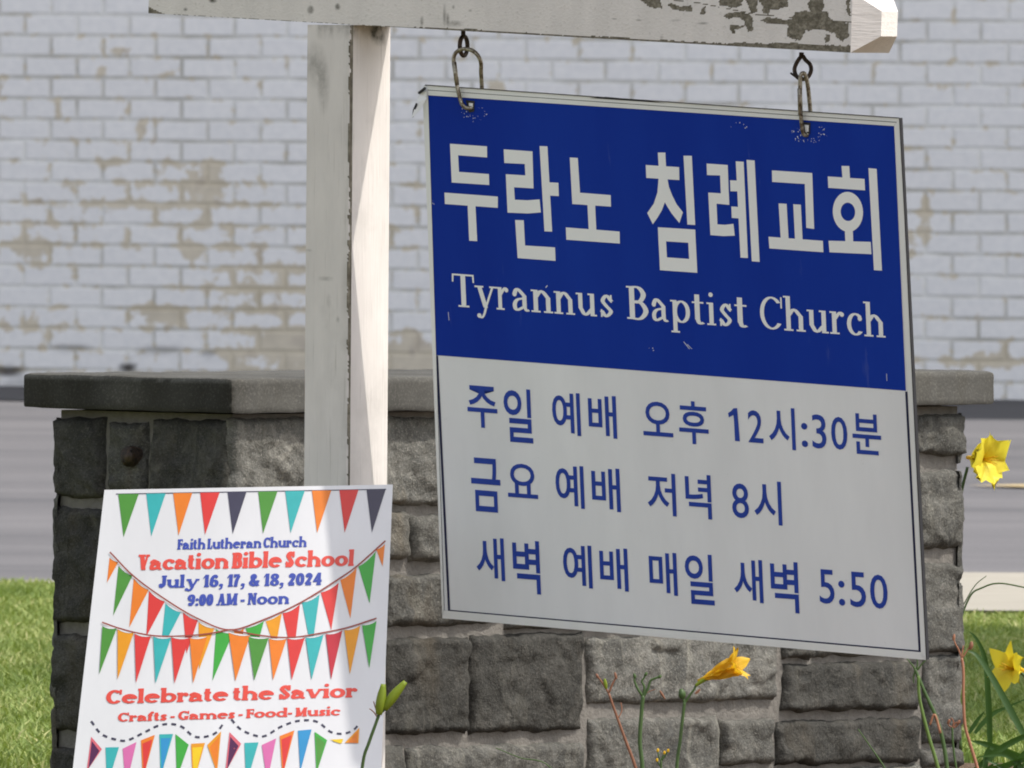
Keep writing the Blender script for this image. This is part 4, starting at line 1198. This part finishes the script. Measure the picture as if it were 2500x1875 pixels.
def stone(o, a, nrm, u0, u1, z0, z1, tone, seed, prot=.016):
    du = max(6, int((u1 - u0) / .0055)); dv = max(6, int((z1 - z0) / .0055))
    off = Vector((seed * 3.17, seed * 1.31, seed * 5.9))
    base = len(SV)
    lean, lean2 = random.uniform(-.005, .005), random.uniform(-.006, .003)
    for j in range(-1, dv + 2):
        for i in range(-1, du + 2):
            ii, jj = min(max(i, 0), du), min(max(j, 0), dv)
            fu, fv = ii / du, jj / dv
            u = u0 + (u1 - u0) * fu; z = z0 + (z1 - z0) * fv
            p = Vector((u, z, 0)) + off
            wob = .0045
            u += wob * (noise.noise(p * 22) + .7 * noise.noise(p * 60)) * (1 if min(fu, 1 - fu) < .2 else .3)
            z += wob * (noise.noise((p + NS) * 22) + .7 * noise.noise((p + NS) * 60)) * (1 if min(fv, 1 - fv) < .2 else .3)
            eu = min(fu, 1 - fu) * (u1 - u0); ev = min(fv, 1 - fv) * (z1 - z0)
            ee = min(eu, ev)
            rnd = 1 - math.exp(-ee / .0026)
            q = p * 9
            hgt = .005 * noise.noise(q) + .005 * noise.noise(q * 2.3) + .005 * (1 - abs(noise.noise(q * 4.1)) * 2) + .0022 * noise.noise(q * 11)
            cell = noise.noise(p * 16 + NS)
            hgt += .007 * (1 if cell > .12 else 0) * min(1, abs(cell - .12) * 26)
            hgt += lean * (fu - .5) * 2 + lean2 * (fv - .5) * 2
            if i != ii or j != jj: hh = -ins - .004
            else: hh = -.004 + (prot * .34 + hgt * .68) * rnd - (1 - rnd) * .004
            w_ = o + a * u + nrm * hh
            SV.append(Vector((w_.x, w_.y, z))); ST.append(tone)
    n_ = du + 3
    for j in range(dv + 2):
        for i in range(n_ - 1):
            q = base + j * n_ + i
            SF.append((q, q + 1, q + n_ + 1, q + n_))
FO = Vector((K0.x, K0.y, 0))
def ux(x, y):                                              # photo pixel to distance along the front face and height
    p = hit(x, y, FO, A2); return (p - FO).dot(A1), p.z
def lx(x, y):
    p = hit(x, y, FO, A1); return (p - FO).dot(A2), p.z
FRONT = [
    (566, 1020, 750, 1208, .85), (757, 1018, 1150, 1232, .80), (1160, 1016, 1420, 1210, .6), (1432, 1016, 1800, 1225, .7), (1810, 1014, 2225, 1120, .6), (2232, 1010, 2364, 1108, .5),
    (566, 1240, 700, 1400, .5), (712, 1250, 1000, 1362, .6), (1006, 1256, 1300, 1366, .55), (1312, 1240, 1660, 1380, .6), (1672, 1245, 1960, 1390, .7), (1810, 1135, 2225, 1230, .6), (1972, 1250, 2225, 1400, .6), (2232, 1150, 2364, 1336, .55),
    (566, 1420, 700, 1530, .5), (712, 1398, 930, 1524, .55), (942, 1400, 1230, 1524, .45), (1242, 1396, 1620, 1530, .6), (1632, 1404, 1980, 1530, .6), (1992, 1412, 2225, 1600, .6), (2234, 1374, 2364, 1590, .58),
    (566, 1550, 700, 1700, .5), (712, 1552, 930, 1790, .2), (938, 1558, 1145, 1788, .10), (1154, 1548, 1424, 1784, .12), (1442, 1552, 1896, 1712, .85), (1918, 1618, 2246, 1732, .18),
    (566, 1714, 700, 1900, .5), (712, 1812, 880, 1905, .4), (892, 1818, 990, 1912, .4), (1002, 1818, 1424, 1912, .55), (1442, 1752, 1752, 1906, .62), (1762, 1754, 1890, 1862, .5), (1902, 1756, 2246, 1862, .12), (2262, 1600, 2364, 1812, .62),
    (1442, 1918, 1752, 1990, .5), (1762, 1876, 2246, 1960, .7), (2256, 1826, 2366, 1870, .5), (1918, 1540, 1985, 1606, .5)]
LEFT = [
    (118, 1018, 250, 1214, .16), (258, 1030, 354, 1204, .42), (366, 1024, 562, 1210, .2), (118, 1240, 262, 1520, .14), (270, 1236, 400, 1500, .2), (412, 1240, 562, 1420, .2), (412, 1440, 562, 1640, .2),
    (120, 1550, 262, 1786, .2), (270, 1530, 400, 1780, .25), (412, 1660, 562, 1900, .2), (118, 1828, 262, 1960, .15), (270, 1800, 400, 1960, .2)]
for i, (x0, y0, x1, y1, t) in enumerate(FRONT):
    ym = (y0 + y1) / 2
    u0, _ = ux(x0, ym); u1, _ = ux(x1, ym); _, z1 = ux((x0 + x1) / 2, y0); _, z0 = ux((x0 + x1) / 2, y1)
    z1 = min(z1, zc - .004)
    stone(FO, A1, -A2, max(u0 - .002, .0), min(u1 + .002, wl), z0 - .002, z1, t, i + 1)
for i, (x0, y0, x1, y1, t) in enumerate(LEFT):
    ym = (y0 + y1) / 2
    u0, _ = lx(x1, ym); u1, _ = lx(x0, ym); _, z1 = lx((x0 + x1) / 2, y0); _, z0 = lx((x0 + x1) / 2, y1)
    z1 = min(z1, zc - .004)
    stone(FO, A2, -A1, max(u0, .0), min(u1, wdp), z0, z1, t, i + 60, .004 if x0 == 258 else .016)
random.seed(3)
for (o, a, nr, ln, sd) in ((FO + A1 * wl, A2, A1, wdp, 100), (FO + A2 * wdp, A1, A2, wl, 140)):   # the two faces turned away
    z = 0.0; r = 0
    while z < zc - .03:
        hh = min(random.choice((.12, .15, .18)), zc - .006 - z)
        u = 0
        while u < ln - .02:
            ww = min(random.uniform(.16, .34), ln - u)
            stone(o, a, nr, u, u + ww - .012, z, z + hh - .014, random.uniform(.3, .7), sd + r); u += ww; r += 1
        z += hh
pb_ = MB(); pc = hit(338, 1114, FO - A1 * -ins, A1) - A1 * .011
pb_.tube([pc + A1 * .01, pc - A1 * .012], [.017, .016], 14, cap=False)
pb_.tube([pc - A1 * .012, pc - A1 * .0125, pc + A1 * .004], [.016, .011, .010], 14)
pb_.build('pipe_stub', M['rust'], swl, True)
sw = mesh('stonework', SV, SF, M['stone'], swl, smooth=True)
attr(sw, 'tone', ST)
mb.build('mortar', M['mortar'], swl)
# coping slab
cb = []; cf = []
def capface(o, a, la, b, lb, nrm, na, nb):
    base = len(cb)
    for j in range(nb + 1):
        for i in range(na + 1):
            p = o + a * (la * i / na) + b * (lb * j / nb)
            q = p * 14
            e_ = min(i / na * la, (1 - i / na) * la, j / nb * lb, (1 - j / nb) * lb)
            cb.append(p)
    for j in range(nb):
        for i in range(na):
            q = base + j * (na + 1) + i
            cf.append((q, q + 1, q + na + 2, q + na + 1))
c0 = CC0.copy()
capface(c0, A1, LEN, ZZ, TH, -A2, 180, 10); capface(c0 + A2 * DEP, -A2, DEP, ZZ, TH, -A1, 60, 10)
capface(c0 + A1 * LEN, A2, DEP, ZZ, TH, A1, 60, 10); capface(c0 + A1 * LEN + A2 * DEP, -A1, LEN, ZZ, TH, A2, 180, 10)
capface(c0 + ZZ * TH, A1, LEN, A2, DEP, ZZ, 180, 60); capface(c0 + A2 * DEP, A1, LEN, -A2, DEP, -ZZ, 20, 10)
cen = c0 + A1 * LEN / 2 + A2 * DEP / 2 + ZZ * TH / 2
hx = (LEN / 2, DEP / 2, TH / 2); RB = .007
out = []
for p in cb:                                                # round the arrises, then roughen
    l = [(p - cen).dot(A1), (p - cen).dot(A2), (p - cen).z]
    ii = [max(-h_ + RB, min(h_ - RB, v_)) for v_, h_ in zip(l, hx)]
    d = Vector([a - b for a, b in zip(l, ii)])
    if d.length > RB: d = d * (RB / d.length)
    l = [a + b for a, b in zip(ii, d)]
    q = cen + A1 * l[0] + A2 * l[1] + ZZ * l[2]
    nv = noise.noise_vector(q * 14) * .002 + noise.noise_vector(q * 70) * .0006
    out.append(q + Vector((nv.x, nv.y, nv.z * .8)))
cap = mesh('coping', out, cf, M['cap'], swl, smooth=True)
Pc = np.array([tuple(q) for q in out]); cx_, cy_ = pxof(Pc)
st_ = np.where(cx_ < 566, .85, .15) * (1 - ellm(cx_, cy_, 292, 960, 60, 60) * .9)  # shaded left end of the coping painted darker, sparing one pale patch
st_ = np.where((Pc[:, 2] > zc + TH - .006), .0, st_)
attr(cap, 'shade_stain', np.clip(st_ + .3 * (vnoise(cx_, cy_ * .3, 60, 51) - .5), 0, 1))

# ------------------------------------------------------------------ daylilies
M['stem'] = m_leaf("green_stem", lin(58, 82, 44), lin(84, 108, 58), lin(90, 116, 44), .15)
M['brownstem'] = m_leaf("drying_stem", lin(112, 72, 54), lin(150, 104, 78), lin(150, 100, 60), .1)
M['pinkstem'] = m_leaf("pink_stem", lin(178, 124, 100), lin(150, 104, 74), lin(170, 110, 70), .15)
M['leaf'] = m_leaf("strap_leaf", lin(34, 62, 26), lin(62, 94, 40), lin(84, 130, 34), .35)
M['limestem'] = m_leaf('lit_stem', lin(84, 112, 52), lin(112, 134, 68), lin(120, 140, 50), .2)
M['bud'] = m_leaf("green_bud", lin(104, 128, 36), lin(140, 152, 44), lin(190, 200, 40), .3)
M['petal'] = m_leaf("yellow_petal", lin(230, 212, 44), lin(242, 228, 84), lin(240, 220, 50), .35)
M['orpetal'] = m_leaf("orange_petal", lin(214, 164, 34), lin(234, 196, 60), lin(244, 200, 40), .35)
M['throat'] = m_leaf("orange_throat", lin(222, 176, 26), lin(232, 196, 40), lin(240, 190, 20), .35)
def petal(mb, base, axis, side, L_, wd, flare, m=0, curl=.35, n=10, fold=.18, tip=.0):
    """a tepal: runs along axis, leaning out towards side"""
    up = axis.cross(side).normalized()
    vs, fs = [], []
    for i in range(n + 1):
        t = i / n
        cen_ = base + axis * (L_ * (t - .35 * flare * t ** 3)) + side * (L_ * (flare * t ** 2.2 * .8 + curl * t ** 5 * .5 + .05))
        hw = wd * (.16 + .84 * math.sin(math.pi * min(1, t / 1.24)) ) * math.sqrt(max(0, 1 - t ** 6)) * .5 + wd * .015
        for k_ in (-1, -.5, 0, .5, 1):
            ripple = (.04 + .13 * t) * wd * math.sin(t * 15 + k_ * 3 + side.x * 5 + side.z * 7)
            vs.append(cen_ + up * (hw * k_) - side * (fold * hw * (1 - k_ * k_)) * 1.0 + side * ripple * abs(k_))
    for i in range(n):
        for k_ in range(4):
            q = i * 5 + k_
            fs.append((q, q + 1, q + 6, q + 5))
    mb.add(vs, fs, m)
def flower(parent, base, axis, L_, wd, flare, mat, name='flower', roll=0.0, curl=.35, pistils=True):
    axis = axis.normalized()
    r = axis.cross(Vector((0, .3, 1))).normalized(); u = axis.cross(r)
    mb_ = MB()
    for i in range(6):
        a = roll + i * math.pi / 3
        side = r * math.cos(a) + u * math.sin(a)
        petal(mb_, base, axis, side, L_ * (1 if i % 2 else .94), wd * (1.15 if i % 2 else .8), flare, 0, curl)
    mb_.tube([base - axis * .012, base, base + axis * L_ * .25], [.003, .004, L_ * .07], 8, 1)
    if pistils:
        for i in range(6):
            a = roll + .5 + i
            side = r * math.cos(a) + u * math.sin(a)
            mb_.tube([base + axis * L_ * .2, base + axis * L_ * .6 + side * L_ * .05, base + axis * L_ * .85 + side * L_ * .12], .0008, 4, 1)
    return mb_.build(name, [mat, M['throat']], parent, True)
def pts_px(lst, d0, d1=None):
    d1 = d1 or d0
    return [at(x, y, d0 + (d1 - d0) * i / max(1, len(lst) - 1)) for i, (x, y) in enumerate(lst)]
def stemtube(parent, lst, d, r0, r1, mat, name='stem', d1=None):
    P = smooth_path(pts_px(lst, d, d1), 6)
    mb_ = MB()
    mb_.tube(P, [.8 * r0 + .8 * (r1 - r0) * i / (len(P) - 1) for i in range(len(P))], 7)
    return mb_.build(name, mat, parent, True)
def plant(label, base_px, d, group='daylilies round the stone wall', name='daylily'):
    p = at(*base_px, d)
    return thing(name, (p.x, p.y, 0), label, 'flower', group)
def knob(parent, pts, d, r, mat, name='bud'):
    P = smooth_path(pts_px(pts, d), 5); n_ = len(P)
    mb_ = MB()
    mb_.tube(P, [r * (.35 + .65 * math.sin(math.pi * (.12 + .83 * i / (n_ - 1)))) for i in range(n_)], 8)
    return mb_.build(name, mat, parent, True)
def gpx(d): return 100 + 1.148 * FPX / d + 10
dF = 29.0
t = plant('bare brown daylily stalk with a small forked tip under the sign', (1560, gpx(dF)), dF)
stemtube(t, [(1590, gpx(dF)), (1552, 1875), (1530, 1815), (1508, 1755), (1486, 1692)], dF, .0034, .0022, M['brownstem'])
stemtube(t, [(1486, 1692), (1474, 1672), (1460, 1652), (1456, 1645)], dF, .0021, .0013, M['brownstem'], 'twig')
stemtube(t, [(1487, 1690), (1496, 1668), (1503, 1655), (1502, 1643)], dF, .0021, .0013, M['brownstem'], 'twig')
knob(t, [(1480, 1682), (1478, 1668), (1476, 1657)], dF, .0028, M['bud'])
knob(t, [(1505, 1658), (1503, 1650), (1501, 1641)], dF, .002, M['brownstem'], 'husk'); knob(t, [(1461, 1656), (1458, 1650), (1455, 1645)], dF, .002, M['brownstem'], 'husk')
stemtube(t, [(1510, 1752), (1518, 1735), (1516, 1715)], dF, .0012, .0008, M['pinkstem'], 'twig')
t = plant('green daylily stalk with three spread bare twigs under the sign', (1568, gpx(dF)), dF)
stemtube(t, [(1570, gpx(dF)), (1568, 1875), (1562, 1810), (1566, 1740), (1570, 1698)], dF, .0042, .0036, M['stem'])
stemtube(t, [(1568, 1698), (1556, 1680), (1549, 1662), (1549, 1650)], dF, .0026, .0016, M['stem'], 'twig')
stemtube(t, [(1570, 1700), (1573, 1678), (1567, 1664), (1572, 1656), (1576, 1646)], dF, .0024, .0015, M['stem'], 'twig')
stemtube(t, [(1572, 1700), (1582, 1680), (1588, 1662), (1600, 1656), (1611, 1652)], dF, .0026, .0018, M['stem'], 'twig')
for q in ([(1551, 1656), (1549, 1650), (1548, 1644)], [(1574, 1650), (1577, 1646), (1579, 1641)], [(1606, 1654), (1611, 1652), (1614, 1648)]): knob(t, q, dF, .0024, M['stem'], 'husk')
stemtube(t, [(1575, 1694), (1590, 1686), (1600, 1683)], dF, .0008, .0006, M['brownstem'], 'twig')
knob(t, [(1611, 1686), (1617, 1696), (1624, 1707)], dF, .0018, M['brownstem'], 'husk')
t = plant('daylily stalk bearing one closing orange yellow trumpet flower below the sign', (1650, gpx(dF)), dF)
stemtube(t, [(1648, gpx(dF)), (1652, 1875), (1660, 1810), (1668, 1740), (1671, 1715)], dF, .0034, .003, M['stem'])
stemtube(t, [(1671, 1718), (1682, 1700), (1694, 1684), (1699, 1673)], dF, .0024, .002, M['stem'], 'twig')
stemtube(t, [(1671, 1716), (1668, 1704), (1665, 1694)], dF, .0024, .002, M['stem'], 'twig')
knob(t, [(1666, 1706), (1665, 1694), (1662, 1682)], dF, .0055, M['stem'])
knob(t, [(1697, 1694), (1704, 1688), (1709, 1682)], dF, .002, M['pinkstem'], 'husk')
stemtube(t, [(1698, 1674), (1712, 1664), (1728, 1654)], dF, .0028, .005, M['bud'], 'flower_base')
fb = at(1722, 1656, dF); fa = (at(1810, 1618, dF - .02) - fb).normalized()
flower(t, fb, fa, .068, .024, .10, M['orpetal'], roll=.4, curl=.55)
t = plant('tiny daylily tip with small yellow buds at the bottom edge below the sign', (1615, gpx(dF)), dF)
stemtube(t, [(1614, gpx(dF)), (1614, 1870), (1614, 1858)], dF, .0022, .0018, M['stem'])
for q in ([(1614, 1860), (1608, 1846), (1606, 1832)], [(1614, 1860), (1618, 1846), (1622, 1838)], [(1616, 1856), (1626, 1842), (1631, 1833)], [(1612, 1870), (1607, 1862), (1604, 1856)]):
    stemtube(t, q, dF, .0016, .0012, M['stem'], 'twig'); x, y = q[-1]; knob(t, [(x, y + 4), (x, y), (x + 1, y - 5)], dF, .002, M['throat'])
dG = 29.1
t = plant('daylily stalk with two plump green buds in front of the white post', (885, gpx(dG)), dG)
stemtube(t, [(870, gpx(dG)), (886, 1862), (900, 1815), (918, 1765), (926, 1742)], dG, .0032, .003, M['stem'])
knob(t, [(925, 1745), (930, 1712), (936, 1670)], dG, .0075, M['bud'])
knob(t, [(938, 1732), (960, 1700), (990, 1664)], dG, .0075, M['bud'])
stemtube(t, [(926, 1742), (934, 1736), (942, 1728)], dG, .0028, .0028, M['stem'], 'twig')
stemtube(t, [(922, 1752), (912, 1738), (902, 1730)], dG, .0014, .0009, M['pinkstem'], 'twig'); stemtube(t, [(924, 1746), (916, 1726), (912, 1712)], dG, .0014, .0009, M['brownstem'], 'twig')
dR = 30.2
t = plant('pair of crossing green daylily stalks under the right corner of the sign', (2290, gpx(dR)), dR)
stemtube(t, [(2312, gpx(dR)), (2312, 1875), (2300, 1800), (2285, 1750), (2262, 1700), (2245, 1660), (2234, 1634)], dR, .0044, .003, M['stem'])
stemtube(t, [(2300, gpx(dR)), (2290, 1875), (2268, 1800), (2250, 1730), (2243, 1690), (2242, 1650)], dR - .05, .004, .0028, M['limestem'])
for q in ([(2236, 1636), (2226, 1622), (2214, 1608)], [(2238, 1634), (2240, 1620), (2238, 1604)], [(2240, 1636), (2250, 1622), (2260, 1612)], [(2234, 1640), (2230, 1655), (2231, 1668)]): stemtube(t, q, dR, .002, .001, M['stem'], 'twig')
stemtube(t, [(2270, 1770), (2282, 1745), (2296, 1790)], dR - .01, .002, .0028, M['pinkstem'], 'bract')
t = plant('slender pinkish daylily stalk with a dry forked top at the wall end', (2350, gpx(dR)), dR)
stemtube(t, [(2400, gpx(dR)), (2386, 1875), (2368, 1815), (2356, 1770), (2352, 1700), (2352, 1640), (2348, 1606)], dR, .0034, .0026, M['pinkstem'])
for q in ([(2348, 1606), (2340, 1585), (2331, 1568), (2329, 1552)], [(2348, 1604), (2350, 1588), (2352, 1576)], [(2350, 1606), (2360, 1590), (2370, 1575)]): stemtube(t, q, dR, .0018, .0011, M['pinkstem'], 'twig')
knob(t, [(2328, 1564), (2329, 1556), (2330, 1548)], dR, .0022, M['pinkstem'], 'husk'); knob(t, [(2368, 1586), (2371, 1576), (2372, 1566)], dR, .0034, M['brownstem'], 'husk')
t = plant('short dried daylily stalk with curled seed heads at the foot of the wall', (2330, gpx(dR)), dR)
stemtube(t, [(2345, gpx(dR)), (2332, 1860), (2326, 1810), (2325, 1776)], dR, .0022, .002, M['stem'])
for q in ([(2325, 1776), (2316, 1770), (2316, 1760)], [(2325, 1776), (2328, 1762), (2322, 1752)], [(2325, 1778), (2334, 1764), (2342, 1766)], [(2326, 1778), (2338, 1770), (2340, 1758)]): stemtube(t, q, dR, .0016, .0012, M['brownstem'], 'twig')
for q in ([(2314, 1768), (2317, 1760), (2320, 1756)], [(2336, 1768), (2341, 1764), (2344, 1758)]): knob(t, q, dR, .0024, M['brownstem'], 'husk')
t = plant('thin green stalk with a dry yellow tip lying across the wall foot', (2090, gpx(dR)), dR)
stemtube(t, [(2190, gpx(dR)), (2160, 1875), (2130, 1830), (2095, 1780)], dR, .0022, .001, M['stem'])
t = plant('faint thin green blade slanting in front of the dark stones', (1330, gpx(dF)), dF)
stemtube(t, [(1420, gpx(dF)), (1345, 1875), (1270, 1850), (1210, 1826)], dF, .0014, .0008, M['stem'])
# behind the right end of the wall
def strap(parent, lst, d, wd, d1=None, name='leaf', twist=0.0, mat=None):
    P = smooth_path(pts_px(lst, d, d1), 6); n_ = len(P)
    vs, fs = [], []
    for i, p in enumerate(P):
        t_ = (P[min(i + 1, n_ - 1)] - P[max(i - 1, 0)]).normalized()
        s_ = t_.cross((CAM - p).normalized()).normalized()
        vw = t_.cross(s_).normalized()
        s_ = (s_ * math.cos(twist + .4 * i / n_) + vw * math.sin(twist + .4 * i / n_))
        hw = wd / 2 * (1 - (i / (n_ - 1)) ** 3) * (.7 + .3 * min(1, i / n_ * 4))
        for k_ in (-1, 0, 1): vs.append(p + s_ * hw * k_ + s_.cross(t_) * (-.35 * hw if k_ == 0 else 0))
    for i in range(n_ - 1):
        for k_ in range(2): fs.append((i * 3 + k_, i * 3 + k_ + 1, i * 3 + k_ + 4, i * 3 + k_ + 3))
    return mesh(name, vs, fs, mat or M['leaf'], parent, smooth=True)
dB = 32.0
t = plant('daylily with a big bright yellow bloom peeping out behind the wall end', (2340, gpx(dB)), dB)
stemtube(t, [(2345, gpx(dB)), (2340, 1700), (2335, 1400), (2345, 1220), (2362, 1140)], dB, .004, .0032, M['stem'])
fb = at(2374, 1118, dB); flower(t, fb, Vector((.62, -.62, -.05)), .062, .052, .75, M['petal'], roll=.9, curl=.25)
t = plant('daylily with a yellow flower and long strap leaves at the right edge of the lawn', (2480, gpx(dR)), 30.9)
stemtube(t, [(2560, gpx(30.9)), (2550, 1800), (2535, 1700), (2505, 1655), (2490, 1640)], 30.9, .004, .003, M['stem'])
fb = at(2493, 1636, 30.9); flower(t, fb, Vector((-.62, -.6, .12)), .052, .030, .8, M['petal'], roll=.2, curl=.3)
for lst, wd, d in (([(2520, 1830), (2470, 1740), (2420, 1650), (2385, 1600), (2360, 1588)], .012, 30.8), ([(2418, 1860), (2416, 1780), (2412, 1690), (2405, 1610), (2384, 1560), (2364, 1540)], .010, 31.0),
                   ([(2520, 1860), (2460, 1838), (2410, 1818), (2368, 1808)], .013, 30.7), ([(2380, 1880), (2440, 1830), (2500, 1798), (2540, 1785)], .011, 30.6), ([(2400, 1890), (2460, 1868), (2540, 1840)], .012, 30.5),
                   ([(2380, 1790), (2400, 1765), (2425, 1742), (2450, 1730), (2520, 1700)], .008, 31.3), ([(2366, 1790), (2385, 1760), (2405, 1735)], .007, 31.3), ([(2500, 1880), (2470, 1850), (2440, 1842), (2380, 1850)], .009, 30.5)):
    strap(t, lst, d, wd, twist=random.uniform(-.4, .4))
t = plant('wiry dark stalk arching past the pale pavement beyond the wall end', (2360, gpx(dB)), dB)
stemtube(t, [(2330, gpx(dB)), (2340, 1560), (2366, 1460), (2400, 1434), (2440, 1424), (2500, 1434), (2560, 1450)], dB, .0022, .0014, M['stem'])
stemtube(t, [(2350, 1480), (2380, 1430), (2408, 1406)], dB, .0013, .0008, M['stem'], 'twig')
# low leaves at the foot of the wall, out to the left and right
random.seed(5)
for x, d, lab in ((2400, 30.6, 'small clump of low green leaves at the foot of the wall end'), (2468, 30.5, 'small clump of low green leaves at the right edge, below the yellow flower')):
    y0 = gpx(d)
    t = plant(lab, (x, y0), d, 'low leaf clumps along the wall', 'leaf_clump')
    t['category'] = 'plant'
    for k_ in range(5):
        dx, h_ = random.uniform(-70, 70), random.uniform(40, 110)
        strap(t, [(x + random.uniform(-8, 8), y0), (x + dx * .4, y0 - h_ * .7), (x + dx, y0 - h_)], d, random.uniform(.006, .010), twist=random.uniform(-.5, .5))

# ------------------------------------------------------------------ the tree whose shade lies on the right of the lawn
tp = Vector((5.0, 6.8, gz(6.8)))
tr = thing('shade_tree', tuple(tp), 'leafy tree on the lawn to the right, throwing its shade over the grass', 'tree')
tk = MB()
tk.tube([tp + Vector(q) for q in ((0, 0, -.1), (.02, 0, .4), (.05, .05, 1.6), (-.05, .1, 2.8), (0, .1, 4.6))], [.24, .19, .16, .14, .06], 10)
limbs = []
for i in range(11):
    a = i * 2.4; h0 = random.uniform(2.2, 3.8)
    tip = Vector((math.cos(a) * random.uniform(1.2, 2.2), math.sin(a) * random.uniform(2.0, 3.8), random.uniform(4, 6)))
    limbs.append(tip)
    tk.tube([tp + Vector((0, .08, h0)), tp + Vector((tip.x * .4, tip.y * .4, h0 * .6 + tip.z * .4)), tp + tip], [.08, .05, .015], 7)
tk.build('trunk', flat("bark", lin(92, 78, 64), .9, .1, .3, 12), tr, True)
nl = 30000
cx = rng.normal(0, 1, (nl, 3)); cx /= np.linalg.norm(cx, axis=1)[:, None]
cx *= (rng.uniform(0, 1, nl) ** .4)[:, None] * np.array([2.5, 4.6, 1.7])[None]
lump = np.sin(cx[:, 0] * 2.3 + 1) + np.sin(cx[:, 1] * 1.7) + np.sin(cx[:, 2] * 2.9 + cx[:, 1])
cx = cx[lump > -1.0]; nl = len(cx)
ctr = cx + np.array(tp)[None] + np.array([0, 0, 4.9])[None]
u = rng.normal(0, 1, (nl, 3)); u /= np.linalg.norm(u, axis=1)[:, None]
v = np.cross(u, rng.normal(0, 1, (nl, 3))); v /= np.linalg.norm(v, axis=1)[:, None]
sz = rng.uniform(.10, .18, nl)[:, None]
LV = np.stack([ctr - u * sz, ctr + v * sz * .5, ctr + u * sz, ctr - v * sz * .5], 1).reshape(-1, 3)
mesh('crown', LV.tolist(), (np.arange(nl * 4).reshape(-1, 4)).tolist(), M['leaf'], tr)
